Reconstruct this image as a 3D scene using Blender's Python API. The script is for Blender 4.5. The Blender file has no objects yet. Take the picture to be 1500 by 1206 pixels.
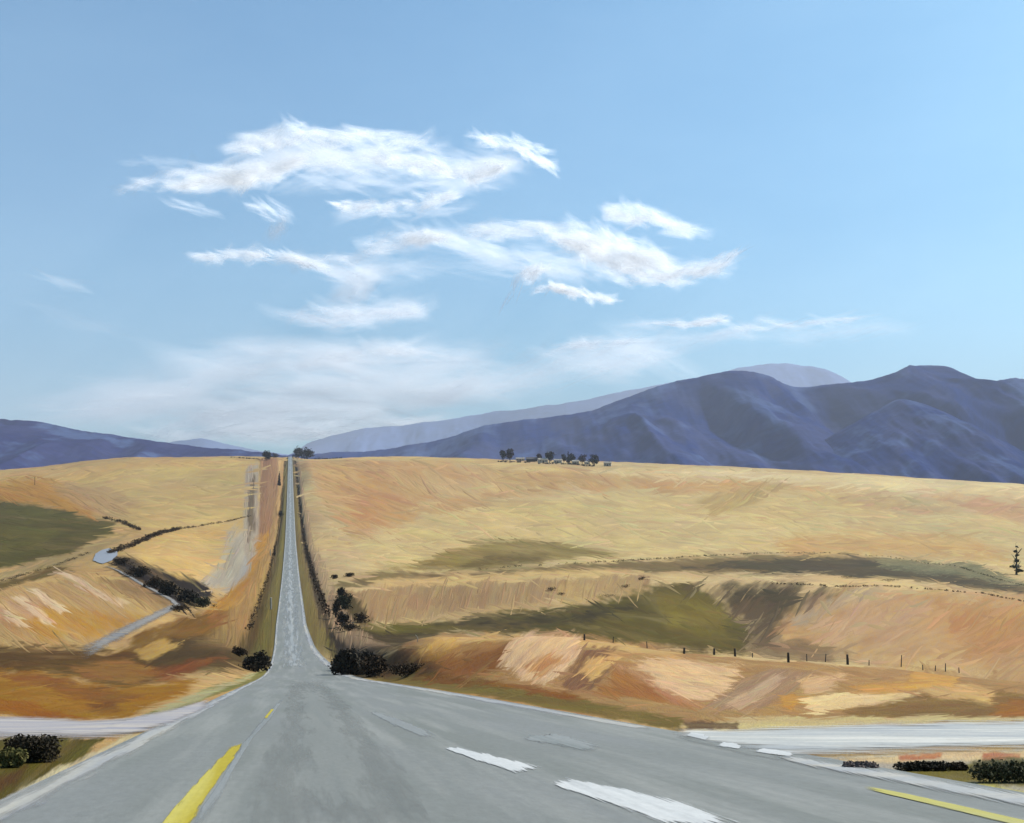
import bpy, math, random
import numpy as np
from mathutils import Vector, Matrix, noise as mnoise

rng = np.random.default_rng(7)
random.seed(7)
R = math.radians
scene = bpy.context.scene
COL = scene.collection

# ------------------------------------------------------------------ camera
# The reference picture measures 1500 x 1206; its focal length is taken as 1500
# of those units, the level line of sight lies on row 760.
FPX, CX, VH, PW, PH = 1500.0, 750.0, 760.0, 1500.0, 1206.0
cam = bpy.data.objects.new("camera", bpy.data.cameras.new("camera"))
COL.objects.link(cam)
cam.data.sensor_fit = 'HORIZONTAL'
cam.data.sensor_width = 36.0
cam.data.lens = 36.0 * FPX / PW
cam.data.shift_y = (VH - PH / 2) / PW
cam.location = (0, 0, 0)
cam.rotation_euler = (R(90), 0, 0)
cam.data.clip_start = 0.1
cam.data.clip_end = 80000
scene.camera = cam

# ------------------------------------------------------------------ light
SUN_EL, SUN_AZ = R(44), R(62)          # azimuth clockwise from +Y (the view)
world = bpy.data.worlds.new("World")
scene.world = world
world.use_nodes = True
nt = world.node_tree
bg = nt.nodes["Background"]
sky = nt.nodes.new("ShaderNodeTexSky")
sky.sky_type = 'NISHITA'
sky.sun_disc = False
sky.sun_elevation = SUN_EL
sky.sun_rotation = SUN_AZ
sky.altitude = 400
sky.air_density = 1.0
sky.dust_density = 1.8
sky.ozone_density = 1.2
wb = nt.nodes.new("ShaderNodeMix"); wb.data_type = 'RGBA'; wb.blend_type = 'MULTIPLY'   # white balance of the air light
wb.inputs[0].default_value = 1.0
wb.inputs[7].default_value = (0.57, 0.97, 1.07, 1)
nt.links.new(sky.outputs[0], wb.inputs[6])
# slow unevenness of the high air
tcw = nt.nodes.new("ShaderNodeTexCoord"); mpw = nt.nodes.new("ShaderNodeMapping"); mpw.inputs['Scale'].default_value = (1.6, 1.6, 4.5)
nzw = nt.nodes.new("ShaderNodeTexNoise"); nzw.inputs['Scale'].default_value = 2.2; nzw.inputs['Detail'].default_value = 5; nzw.inputs['Roughness'].default_value = 0.6
rgw = nt.nodes.new("ShaderNodeMapRange"); rgw.inputs[1].default_value = 0.3; rgw.inputs[2].default_value = 0.7; rgw.inputs[3].default_value = 0.0; rgw.inputs[4].default_value = 1.0
nt.links.new(tcw.outputs['Generated'], mpw.inputs[0]); nt.links.new(mpw.outputs[0], nzw.inputs['Vector']); nt.links.new(nzw.outputs['Fac'], rgw.inputs[0])
unev = nt.nodes.new("ShaderNodeMix"); unev.data_type = 'RGBA'
unev.inputs[6].default_value = (0.90, 0.95, 0.97, 1); unev.inputs[7].default_value = (1.12, 1.06, 1.03, 1)
nt.links.new(rgw.outputs[0], unev.inputs[0])
mul = nt.nodes.new("ShaderNodeMix"); mul.data_type = 'RGBA'; mul.blend_type = 'MULTIPLY'; mul.inputs[0].default_value = 1.0
nt.links.new(wb.outputs[2], mul.inputs[6]); nt.links.new(unev.outputs[2], mul.inputs[7])
nt.links.new(mul.outputs[2], bg.inputs[0])
bg.inputs[1].default_value = 0.115
sun = bpy.data.objects.new("sun", bpy.data.lights.new("sun", 'SUN'))
COL.objects.link(sun)
sun.data.energy = 4.8
sun.data.angle = R(0.5)
sun.data.color = (1.0, 0.96, 0.91)
sd = Vector((math.sin(SUN_AZ) * math.cos(SUN_EL), math.cos(SUN_AZ) * math.cos(SUN_EL), math.sin(SUN_EL)))
sun.rotation_euler = sd.to_track_quat('Z', 'Y').to_euler()
sun.location = (300, 60, 260)
scene.view_settings.view_transform = 'Standard'
scene.view_settings.look = 'None'
scene.view_settings.exposure = 0.5
scene.view_settings.gamma = 1.0
scene.cycles.transparent_max_bounces = 400
scene.cycles.max_bounces = 12
scene.cycles.diffuse_bounces = 10
scene.cycles.transmission_bounces = 12
scene.cycles.volume_bounces = 0
ALB = np.array([1.03, 0.985, 0.91]) * 0.565                              # picture value -> surface albedo

# ------------------------------------------------------------------ helpers
def lin(c):
    c = np.asarray(c, float) / 255.0
    return np.where(c <= 0.04045, c / 12.92, ((c + 0.055) / 1.055) ** 2.4)

def alb(*c):
    return tuple(lin(c) * ALB)

def tag(o, label=None, cat=None, group=None, kind=None):
    if label: o['label'] = label
    if cat: o['category'] = cat
    if group: o['group'] = group
    if kind: o['kind'] = kind
    return o

def empty(name, loc, label, cat, group=None, rz=0):
    o = bpy.data.objects.new(name, None)
    o.empty_display_size = 0.5
    COL.objects.link(o)
    o.location = loc
    o.rotation_euler = (0, 0, rz)
    return tag(o, label, cat, group)

def mesh_obj(name, verts, faces, mat, parent=None, smooth=False, attrs=None):
    """verts (n,3) array, faces (m,4) or (m,3) array or list of lists"""
    me = bpy.data.meshes.new(name)
    verts = np.asarray(verts, np.float32)
    if isinstance(faces, np.ndarray):
        k = faces.shape[1]
        me.vertices.add(len(verts))
        me.vertices.foreach_set('co', verts.ravel())
        me.loops.add(faces.size)
        me.loops.foreach_set('vertex_index', faces.astype(np.int32).ravel())
        me.polygons.add(len(faces))
        me.polygons.foreach_set('loop_start', np.arange(0, faces.size, k, dtype=np.int32))
        me.polygons.foreach_set('loop_total', np.full(len(faces), k, np.int32))
        me.update(calc_edges=True)
        me.validate()
    else:
        me.from_pydata([tuple(v) for v in verts], [], [tuple(f) for f in faces])
    if smooth:
        me.polygons.foreach_set('use_smooth', np.ones(len(me.polygons), bool))
    for an, (typ, data) in (attrs or {}).items():
        at = me.attributes.new(an, typ, 'POINT')
        at.data.foreach_set('color' if typ == 'FLOAT_COLOR' else 'vector', np.asarray(data, np.float32).ravel())
    me.materials.append(mat)
    o = bpy.data.objects.new(name, me)
    COL.objects.link(o)
    if parent: o.parent = parent
    return o

class MB:
    """collects primitive shapes for ONE mesh object"""
    def __init__(s): s.v, s.f = [], []
    def add(s, v, f):
        b = len(s.v); s.v += [tuple(p) for p in v]; s.f += [tuple(b + i for i in q) for q in f]; return s
    def box(s, x0, x1, y0, y1, z0, z1):
        return s.add([(x, y, z) for z in (z0, z1) for y in (y0, y1) for x in (x0, x1)],
                     [(0, 2, 3, 1), (4, 5, 7, 6), (0, 1, 5, 4), (2, 6, 7, 3), (0, 4, 6, 2), (1, 3, 7, 5)])
    def tube(s, pts, rad, n=7):
        pts = [Vector(p) for p in pts]; rings = []
        for i, p in enumerate(pts):
            d = (pts[min(i + 1, len(pts) - 1)] - pts[max(i - 1, 0)]).normalized()
            a = d.orthogonal().normalized(); b = d.cross(a)
            r = rad[i]
            rings.append([p + a * r * math.cos(2 * math.pi * k / n) + b * r * math.sin(2 * math.pi * k / n) for k in range(n)])
        v = [p for r_ in rings for p in r_]
        f = [(i * n + k, i * n + (k + 1) % n, (i + 1) * n + (k + 1) % n, (i + 1) * n + k) for i in range(len(pts) - 1) for k in range(n)]
        f.append(tuple(range(n))[::-1]); f.append(tuple((len(pts) - 1) * n + k for k in range(n)))
        return s.add(v, f)
    def build(s, name, mat, parent=None, smooth=False):
        return mesh_obj(name, np.array(s.v), s.f, mat, parent, smooth)

def pchip(x, y, xq):
    x, y = np.asarray(x, float), np.asarray(y, float)
    h = np.diff(x); d = np.diff(y) / h
    m = np.zeros_like(y)
    for i in range(1, len(x) - 1):
        if d[i - 1] * d[i] > 0:
            w1, w2 = 2 * h[i] + h[i - 1], h[i] + 2 * h[i - 1]
            m[i] = (w1 + w2) / (w1 / d[i - 1] + w2 / d[i])
    m[0], m[-1] = d[0], d[-1]
    xq = np.clip(xq, x[0], x[-1])
    k = np.clip(np.searchsorted(x, xq) - 1, 0, len(x) - 2)
    t = (xq - x[k]) / h[k]
    return ((1 + 2 * t) * (1 - t) ** 2 * y[k] + t * (1 - t) ** 2 * h[k] * m[k]
            + t * t * (3 - 2 * t) * y[k + 1] + t * t * (t - 1) * h[k] * m[k + 1])

def sstep(a, b, x):
    t = np.clip((x - a) / (b - a), 0, 1)
    return t * t * (3 - 2 * t)

def vnoise(x, y, seed=0):
    xi, yi = np.floor(x).astype(np.int64), np.floor(y).astype(np.int64)
    fx, fy = x - xi, y - yi
    fx, fy = fx * fx * (3 - 2 * fx), fy * fy * (3 - 2 * fy)
    def h(a, b):
        n = (a * 374761393 + b * 668265263 + seed * 974634777) & 0x7fffffff
        n = ((n ^ (n >> 13)) * 1274126177) & 0x7fffffff
        n = ((n ^ (n >> 16)) * 1103515245 + 12345) & 0x7fffffff
        return (n & 0xffffff) / float(0xffffff)
    return ((h(xi, yi) * (1 - fx) + h(xi + 1, yi) * fx) * (1 - fy)
            + (h(xi, yi + 1) * (1 - fx) + h(xi + 1, yi + 1) * fx) * fy)

def fbm(x, y, seed=0, oct=4):
    s, a, t = 0, 0.5, 0
    for o in range(oct):
        s = s + a * vnoise(x * 2 ** o + 17.3 * o, y * 2 ** o - 9.1 * o, seed + o); t += a; a *= 0.55
    return s / t - 0.5

# ------------------------------------------------------------------ materials
def nodes_of(name):
    m = bpy.data.materials.new(name); m.use_nodes = True
    n = m.node_tree.nodes; l = m.node_tree.links
    return m, n, l, n["Principled BSDF"]

def noise_node(n, l, vec, scale, detail=4, rough=0.6, mapping=None, rot=None):
    mp = n.new("ShaderNodeMapping")
    if mapping: mp.inputs['Scale'].default_value = mapping
    if rot: mp.inputs['Rotation'].default_value = rot
    l.new(vec, mp.inputs['Vector'])
    t = n.new("ShaderNodeTexNoise"); t.inputs['Scale'].default_value = scale
    t.inputs['Detail'].default_value = detail; t.inputs['Roughness'].default_value = rough
    l.new(mp.outputs[0], t.inputs['Vector'])
    return t.outputs['Fac']

def maprange(n, l, v, a, b, c, d):
    m = n.new("ShaderNodeMapRange")
    m.inputs[1].default_value, m.inputs[2].default_value = a, b
    m.inputs[3].default_value, m.inputs[4].default_value = c, d
    l.new(v, m.inputs[0]); return m.outputs[0]

def mixc(n, l, fac, a, b, mode='MIX'):
    m = n.new("ShaderNodeMix"); m.data_type = 'RGBA'; m.blend_type = mode
    for s, v in ((m.inputs[0], fac), (m.inputs[6], a), (m.inputs[7], b)):
        if hasattr(v, 'is_linked') or isinstance(v, bpy.types.NodeSocket): l.new(v, s)
        elif isinstance(v, (int, float)): s.default_value = v
        else: s.default_value = (*v, 1) if len(v) == 3 else v
    return m.outputs[2]

def attr(n, name):
    a = n.new("ShaderNodeAttribute"); a.attribute_name = name; return a

def simple_mat(name, c1, c2=None, scale=3.0, rough=0.85, bump=0.2, stretch=(1, 1, 1)):
    """solid material with a mottled procedural variation between two colours"""
    m, n, l, b = nodes_of(name)
    tc = n.new("ShaderNodeTexCoord")
    f = noise_node(n, l, tc.outputs['Object'], scale, 6, 0.65, stretch)
    c2 = c2 or tuple(x * 0.7 for x in c1)
    l.new(mixc(n, l, maprange(n, l, f, 0.3, 0.7, 0, 1), c1, c2), b.inputs['Base Color'])
    b.inputs['Roughness'].default_value = rough
    b.inputs['Specular IOR Level'].default_value = 0.25
    if bump:
        bp = n.new("ShaderNodeBump"); bp.inputs['Strength'].default_value = bump
        l.new(f, bp.inputs['Height']); l.new(bp.outputs[0], b.inputs['Normal'])
    return m

def vcol_mat(name, rough=0.95):
    m, n, l, b = nodes_of(name)
    l.new(attr(n, 'Col').outputs['Color'], b.inputs['Base Color'])
    b.inputs['Roughness'].default_value = rough
    b.inputs['Specular IOR Level'].default_value = 0.1
    return m

def ground_mat():
    """colour of soil, grass and painted hill shade from the mesh, streaked along each field's working direction"""
    m, n, l, b = nodes_of("field_ground")
    col = attr(n, 'Col').outputs['Color']; st = attr(n, 'stroke').outputs['Vector']
    fine = noise_node(n, l, st, 1.0, 5, 0.62, (0.035, 0.36, 1))
    mid = noise_node(n, l, st, 1.0, 4, 0.6, (0.012, 0.085, 1))
    grain = noise_node(n, l, st, 1.0, 3, 0.7, (0.22, 0.5, 1))
    v = n.new("ShaderNodeMath"); v.operation = 'ADD'
    l.new(maprange(n, l, fine, 0.3, 0.7, -0.06, 0.06), v.inputs[0])
    l.new(maprange(n, l, mid, 0.3, 0.7, -0.10, 0.10), v.inputs[1])
    v2 = n.new("ShaderNodeMath"); v2.operation = 'ADD'
    l.new(v.outputs[0], v2.inputs[0]); l.new(maprange(n, l, grain, 0.3, 0.7, -0.07, 0.07), v2.inputs[1])
    hs = n.new("ShaderNodeHueSaturation")
    l.new(col, hs.inputs['Color'])
    add = n.new("ShaderNodeMath"); add.inputs[1].default_value = 1.0; l.new(v2.outputs[0], add.inputs[0])
    l.new(add.outputs[0], hs.inputs['Value'])
    l.new(maprange(n, l, mid, 0.3, 0.7, 0.488, 0.512), hs.inputs['Hue'])
    l.new(maprange(n, l, grain, 0.3, 0.7, 0.92, 1.10), hs.inputs['Saturation'])
    l.new(hs.outputs[0], b.inputs['Base Color'])
    b.inputs['Roughness'].default_value = 0.95
    b.inputs['Specular IOR Level'].default_value = 0.1
    bp = n.new("ShaderNodeBump"); bp.inputs['Strength'].default_value = 0.35; bp.inputs['Distance'].default_value = 0.6
    l.new(v2.outputs[0], bp.inputs['Height']); l.new(bp.outputs[0], b.inputs['Normal'])
    return m

# ------------------------------------------------------------------ terrain shape
RK = [(3, None), (120, None), (167, 977), (220, 946), (267, 916), (400, 862), (700, 800), (1263, 725), (2000, 676), (2150, 670), (2700, 674), (4200, 690)]
def road_row(Y): return 972 + 3000.0 / Y
_ys = np.concatenate([np.geomspace(3, 120, 40), [k[0] for k in RK[2:]]])
_zs = np.array([-(road_row(y) - VH) * y / FPX for y in _ys[:40]] + [-(k[1] - VH) * k[0] / FPX for k in RK[2:]])
def road_z(Y): return pchip(np.log(_ys), _zs, np.log(np.maximum(Y, 3.0)))
def road_c(Y): return -0.21667 * np.asarray(Y, float)
def road_l(Y): return np.interp(Y, [0, 60, 120, 167, 220, 267, 5000], [-4.2, -4.2, -4.0, -3.3, -3.4, -3.7, -3.9])
def road_r(Y): return np.interp(Y, [0, 60, 80, 110, 140, 175, 220, 267, 5000], [11.3, 11.2, 10.8, 9.9, 8.6, 7.0, 5.2, 4.3, 4.3])

# knots (distance, row of the reference) along bearings (column of the reference)
PROF = {
    -1200: [(28, 1079), (45, 1040), (90, 985), (200, 910), (450, 830), (900, 765), (1900, 705), (2800, 715), (4500, 735)],
    -300: [(28, 1079), (42, 1046), (62, 1008), (95, 975), (140, 945), (200, 905), (300, 862), (450, 822), (800, 762), (1300, 720), (1900, 697), (2600, 706), (4500, 730)],
    0: [(28, 1079), (42, 1046), (62, 1008), (95, 972), (140, 945), (200, 900), (300, 858), (450, 820), (800, 758), (1300, 714), (1900, 689), (2600, 700), (4500, 722)],
    200: [(29, 1075.4), (45, 1045), (72, 1008), (112, 972), (170, 934), (240, 893), (300, 864), (400, 826), (700, 768), (1300, 708), (2000, 671), (2600, 682), (4500, 705)],
    350: [(52, 1030), (80, 1005), (120, 984), (170, 958), (220, 935), (267, 905), (400, 855), (700, 790), (1263, 718), (2000, 669), (2600, 676), (4500, 692)],
    460: [(60, 1022), (110, 999), (150, 984), (200, 958), (267, 915), (400, 858), (700, 794), (1263, 722), (2000, 673), (2600, 676), (4500, 692)],
    540: [(60, 1022), (105, 1000.6), (130, 980), (165, 952), (215, 938), (270, 915), (400, 858), (700, 796), (1300, 722), (2050, 670), (2600, 675), (4500, 692)],
    640: [(60, 1022), (85, 1007), (105, 980), (128, 946), (146, 932), (185, 946), (260, 926), (330, 896), (440, 852), (700, 802), (1300, 725), (2050, 671), (2600, 676), (4500, 692)],
    800: [(45, 1038.7), (58, 1020), (80, 985), (104, 950), (122, 933), (165, 955), (250, 930), (330, 893), (430, 848), (700, 805), (1300, 728), (2050, 674), (2600, 679), (4500, 692)],
    1000: [(34, 1060), (44, 1036), (66, 1000), (92, 968), (112, 957), (160, 980), (250, 950), (330, 905), (430, 850), (640, 815), (1300, 735), (2000, 681), (2600, 686), (4500, 697)],
    1250: [(33, 1063), (42, 1043), (62, 1010), (84, 982), (100, 974), (150, 1000), (260, 970), (340, 915), (440, 855), (640, 822), (1300, 745), (1950, 694), (2600, 699), (4500, 705)],
    1500: [(34, 1060), (42, 1043), (58, 1020), (74, 1003), (88, 998), (140, 1025), (260, 985), (340, 930), (450, 872), (620, 845), (1300, 760), (1900, 711), (2600, 716), (4500, 722)],
    1900: [(34, 1060), (44, 1042), (60, 1022), (90, 1008), (140, 1030), (260, 990), (450, 880), (700, 840), (1300, 770), (1900, 728), (2600, 733), (4500, 738)],
    2800: [(34, 1060), (44, 1042), (90, 1008), (260, 980), (450, 885), (1300, 780), (1900, 740), (2600, 745), (4500, 750)],
}
US = np.array(sorted(PROF))
def field_row_columns(Y):
    out = np.zeros((len(US), len(Y)))
    for i, u in enumerate(US):
        k = PROF[int(u)]
        y0 = k[0][0]
        kk = [(y, road_row(y)) for y in (3, 6, 10, 16, 22) if y < y0 - 3] + k
        # heights are interpolated, so that the shape is a real slope
        z = [-(r - VH) * y / FPX for y, r in kk]
        out[i] = pchip(np.log([y for y, _ in kk]), z, np.log(Y))
    return out

def build_grid():
    u = np.concatenate([np.linspace(-1200, -60, 60, endpoint=False), np.arange(-60, 380, 1.7), np.arange(380, 520, 0.9),
                        np.arange(520, 1560, 1.7), np.linspace(1560, 2800, 60)])
    lY = np.concatenate([np.linspace(math.log(3), math.log(11), 12, endpoint=False),
                         np.linspace(math.log(11), math.log(480), 470, endpoint=False),
                         np.linspace(math.log(480), math.log(2300), 260, endpoint=False),
                         np.linspace(math.log(2300), math.log(4500), 16)])
    Y = np.exp(lY)
    zc = field_row_columns(Y)                       # (nu_knots, nY)
    Z = np.zeros((len(u), len(Y)))
    for j in range(len(Y)):
        Z[:, j] = pchip(US, zc[:, j], u)
    UU, YY = np.meshgrid(u, Y, indexing='ij')
    X = (UU - CX) * YY / FPX
    # gentle relief of its own
    amp = np.minimum(0.004 * YY, 4.0) * sstep(30, 80, YY)
    w = 110 * np.log(YY)
    Z += amp * 1.6 * fbm(UU / 120, w / 40, 3, 4)
    # the road sits in the ground: blend into its profile next to its edges
    zr = road_z(YY); d = X - road_c(YY)
    dl, dr = road_l(YY) - d, d - road_r(YY)
    out = np.maximum(dl, dr)                        # >0 outside the road
    blend = np.where(YY < 60, 3.0, np.clip(YY * 0.045, 3, 30))
    t = sstep(0, 1, (out - 0.8) / blend)
    Z = zr * (1 - t) + Z * t
    # ditch beside the far road
    Z -= np.clip(0.0022 * YY, 0.05, 2.2) * np.exp(-((out - 6.0) / 2.2) ** 2) * sstep(150, 260, YY)
    under = sstep(-0.2, -1.2, out)
    Z -= under * (0.12 + 0.0008 * YY)
    Z -= 0.012 + 0.00012 * YY
    return u, Y, UU, YY, X, Z, out, d

gu, gY, GU, GY, GX, GZ, GOUT, GD = build_grid()
GW = 110 * np.log(GY)
GROW = VH - FPX * GZ / GY
RUN = np.minimum.accumulate(GROW, axis=1)

def at(px, py):
    """the ground point that the reference shows at (px, py)"""
    i = int(np.clip(np.searchsorted(gu, px), 0, len(gu) - 1))
    r = RUN[i]
    j = int(np.searchsorted(-r, -py))
    j = min(max(j, 1), len(gY) - 1)
    if r[j] > py: j = int(np.argmin(r))
    a, b = r[j - 1], r[j]
    t = 0 if abs(a - b) < 1e-6 else float(np.clip((a - py) / (a - b), 0, 1))
    Y = math.exp(math.log(gY[j - 1]) * (1 - t) + math.log(gY[j]) * t)
    return Vector(((px - CX) * Y / FPX, Y, hgt_uY(px, Y)))

def hgt_uY(u, Y):
    i = int(np.clip(np.searchsorted(gu, u) - 1, 0, len(gu) - 2)); j = int(np.clip(np.searchsorted(gY, Y) - 1, 0, len(gY) - 2))
    a = (u - gu[i]) / (gu[i + 1] - gu[i]); b = (math.log(Y) - math.log(gY[j])) / (math.log(gY[j + 1]) - math.log(gY[j]))
    a, b = min(max(a, 0), 1), min(max(b, 0), 1)
    return float(GZ[i, j] * (1 - a) * (1 - b) + GZ[i + 1, j] * a * (1 - b) + GZ[i, j + 1] * (1 - a) * b + GZ[i + 1, j + 1] * a * b)

def hgt(x, y): return hgt_uY(CX + FPX * x / y, y)

def chart(px, py):
    p = at(px, py); return (CX + FPX * p.x / p.y, 110 * math.log(p.y))

# ------------------------------------------------------------------ field layout
# (outline, colour, working direction in degrees, softness, raggedness)
F = []
def patch(poly, col, ang=0, soft=5, rag=9, op=1.0): F.append((poly, col, ang, soft, rag, op))
# right hand slope
patch([(430, 660), (1560, 700), (1560, 1075), (1000, 1080), (430, 1010)], (212, 182, 130), -4)
patch([(440, 668), (560, 668), (700, 682), (900, 688), (1100, 700), (1280, 712), (1100, 716), (900, 716), (760, 728), (640, 752), (560, 775), (515, 792), (490, 745), (455, 705)], (204, 162, 108), -12, 9, 14)
patch([(500, 700), (600, 690), (640, 725), (590, 760), (525, 775)], (190, 132, 84), -35, 16, 14, .5)
patch([(560, 690), (640, 697), (645, 722), (600, 735), (575, 712)], (208, 172, 118), -30, 8, 14, .9)
patch([(640, 703), (740, 700), (760, 712), (690, 724), (600, 748), (640, 728)], (214, 178, 122), -14, 6, 10)
patch([(430, 664), (640, 666), (860, 690), (1100, 692), (1100, 700), (850, 698), (640, 676), (430, 674)], (215, 180, 118), 2, 4, 5)
patch([(850, 688), (1060, 688), (1240, 696), (1500, 708), (1560, 712), (1560, 735), (1400, 728), (1200, 712), (1000, 700), (850, 696)], (232, 205, 152), 3, 4, 6)
patch([(1040, 702), (1200, 712), (1190, 724), (1000, 722), (940, 714)], (214, 165, 105), 2, 5, 8, .8)
patch([(1340, 720), (1500, 733), (1560, 740), (1560, 775), (1440, 752), (1360, 738)], (205, 160, 118), 6, 8, 10, .9)
patch([(520, 800), (560, 780), (640, 755), (760, 732), (900, 722), (1040, 718), (1160, 716), (1300, 726), (1400, 742), (1500, 770), (1560, 780), (1560, 850), (1440, 835), (1300, 818), (1130, 812), (1000, 818), (820, 832), (560, 840)], (216, 188, 130), -3, 6, 9)
patch([(1020, 735), (1060, 715), (1150, 712), (1110, 735), (1045, 758)], (190, 160, 100), 25, 6, 7, .8)
patch([(1140, 790), (1260, 778), (1420, 790), (1480, 820), (1300, 812), (1150, 812)], (206, 160, 98), 0, 12, 12, .8)
patch([(1230, 730), (1330, 735), (1410, 750), (1390, 756), (1290, 748)], (190, 155, 110), 8, 6, 8, .8)
patch([(780, 740), (880, 728), (960, 735), (900, 752), (800, 755)], (214, 188, 128), -8, 8, 9, .8)
patch([(570, 834), (640, 812), (700, 797), (760, 789), (820, 794), (880, 806), (920, 814), (820, 820), (740, 828), (640, 836)], (148, 124, 66), -8, 6, 7)  # hill shade on the yellow slope, painted into the ground colour as olive
patch([(670, 832), (720, 815), (800, 812), (790, 824), (720, 834)], (108, 88, 38), -6, 8, 6, .8)  # darker core of the painted hill shade
patch([(490, 858), (560, 840), (700, 836), (860, 826), (1000, 818), (1130, 812), (1300, 818), (1420, 832), (1510, 860), (1560, 866), (1560, 884), (1420, 862), (1200, 845), (1000, 838), (860, 842), (700, 850), (540, 860)], (128, 106, 64), -4, 5, 8)
patch([(1000, 832), (1100, 820), (1250, 818), (1400, 838), (1500, 862), (1500, 870), (1350, 850), (1150, 842)], (76, 66, 42), 2, 5, 8, .9)
patch([(1290, 820), (1400, 826), (1500, 852), (1500, 860), (1400, 842), (1300, 832)], (128, 126, 92), 8, 4, 6, .7)
patch([(540, 850), (700, 842), (860, 834), (940, 836), (860, 846), (700, 858), (560, 864)], (216, 180, 122), -5, 4, 6)
patch([(500, 868), (560, 860), (700, 854), (860, 848), (955, 842), (950, 866), (860, 876), (740, 892), (620, 906), (528, 918), (505, 895)], (172, 140, 98), 68, 3, 6)
patch([(560, 868), (650, 862), (720, 868), (690, 890), (600, 902), (545, 905)], (165, 128, 88), 70, 10, 9, .6)
patch([(790, 858), (900, 848), (950, 850), (930, 868), (830, 878)], (196, 162, 106), 60, 8, 9, .7)
patch([(700, 892), (850, 874), (950, 862), (948, 870), (850, 884), (720, 900), (600, 914), (545, 918)], (196, 164, 110), -8, 3, 5, .9)
patch([(500, 922), (620, 910), (740, 898), (860, 882), (955, 862), (1010, 852), (1055, 880), (1105, 925), (1090, 955), (960, 950), (800, 932), (640, 928), (500, 940)], (98, 84, 24), -5, 4, 8)
patch([(640, 915), (760, 905), (860, 892), (940, 880), (900, 905), (760, 922)], (54, 43, 14), -5, 10, 10, .9)
patch([(960, 880), (1030, 865), (1060, 895), (1060, 925), (980, 920)], (138, 118, 42), -10, 12, 10, .7)
patch([(480, 928), (600, 926), (640, 930), (600, 950), (520, 962), (480, 958)], (68, 52, 20), -3, 6, 8)
patch([(1012, 850), (1100, 845), (1200, 842), (1320, 850), (1420, 862), (1495, 874), (1495, 880), (1380, 872), (1250, 862), (1100, 862), (1030, 862)], (218, 186, 132), 3, 4, 8)
patch([(1000, 862), (1100, 862), (1250, 864), (1230, 882), (1170, 905), (1140, 950), (1085, 955), (1100, 920), (1060, 885)], (96, 76, 50), 25, 8, 10)
patch([(1060, 862), (1170, 862), (1150, 876), (1070, 878)], (72, 62, 34), 0, 8, 9, .9)
patch([(1150, 905), (1200, 885), (1290, 866), (1560, 884), (1560, 1010), (1450, 992), (1330, 978), (1130, 958)], (192, 150, 102), 12, 12, 12)
patch([(1370, 880), (1560, 885), (1560, 950), (1440, 955), (1390, 920)], (192, 136, 80), 20, 22, 14, .8)
patch([(1190, 900), (1290, 880), (1360, 900), (1300, 935), (1210, 945)], (206, 168, 132), 20, 14, 14, .7)
patch([(1150, 905), (1250, 868), (1300, 864), (1230, 886), (1165, 915)], (178, 156, 128), 25, 5, 8, .8)
patch([(1100, 940), (1170, 935), (1240, 955), (1200, 968), (1100, 962)], (112, 88, 60), 0, 8, 10, .8)
# rounded bank beside the near road
patch([(545, 990), (590, 950), (650, 930), (760, 928), (860, 936), (1000, 957), (1150, 970), (1300, 980), (1560, 1005), (1560, 1062), (1000, 1066), (800, 1040), (600, 1008)], (176, 134, 84), -8, 5, 9)
patch([(620, 936), (760, 929), (870, 938), (1000, 958), (990, 966), (860, 950), (760, 940), (650, 944)], (208, 168, 108), 5, 4, 6)
patch([(590, 975), (630, 942), (690, 938), (660, 955), (610, 985)], (206, 158, 88), 35, 8, 10)
patch([(575, 992), (640, 955), (745, 942), (752, 962), (735, 985), (690, 995), (610, 998)], (148, 96, 42), 8, 7, 9)
patch([(640, 960), (700, 940), (745, 940), (720, 952)], (184, 134, 76), 10, 6, 8, .8)
patch([(742, 950), (765, 932), (855, 932), (850, 955), (832, 980), (800, 1003), (762, 995), (735, 978)], (224, 184, 140), 35, 5, 12)
patch([(765, 975), (800, 960), (830, 965), (790, 990)], (186, 130, 78), 30, 5, 8, .9)
patch([(815, 1005), (845, 975), (860, 950), (905, 948), (895, 985), (868, 1015)], (136, 96, 66), 45, 6, 9)
patch([(848, 985), (862, 962), (908, 960), (900, 978), (868, 998)], (226, 182, 116), 25, 4, 9)
patch([(870, 1022), (900, 985), (930, 978), (980, 1008), (1010, 1035), (930, 1036)], (166, 110, 56), -30, 7, 9)
patch([(905, 975), (960, 975), (1010, 1020), (1040, 1040), (985, 1030)], (188, 136, 92), -32, 5, 8, .9)
patch([(925, 968), (1000, 968), (1085, 976), (1075, 1008), (1030, 1026), (985, 1018), (950, 995)], (230, 190, 142), -12, 6, 12)
patch([(1030, 1036), (1080, 1000), (1120, 980), (1190, 985), (1165, 1010), (1110, 1042)], (168, 134, 102), 30, 6, 10)
patch([(1060, 1030), (1130, 990), (1150, 992), (1085, 1040)], (206, 172, 136), 30, 4, 8, .8)
patch([(1170, 995), (1240, 988), (1220, 1010), (1180, 1015)], (224, 184, 134), 5, 5, 8)
patch([(1240, 1005), (1330, 990), (1410, 986), (1400, 1008), (1280, 1016)], (208, 156, 82), 5, 6, 9)
patch([(1280, 985), (1360, 982), (1330, 1000), (1250, 1005)], (176, 134, 86), 8, 6, 9, .7)
patch([(1165, 1022), (1250, 1016), (1346, 1014), (1346, 1028), (1230, 1036), (1195, 1048)], (236, 204, 150), 4, 3, 7)
patch([(1143, 1020), (1162, 1014), (1170, 1030), (1158, 1042), (1144, 1036)], (206, 150, 72), 0, 4, 5)
patch([(1200, 1050), (1350, 1018), (1440, 1012), (1560, 1025), (1560, 1055), (1300, 1054)], (132, 98, 50), 2, 7, 9)
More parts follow.
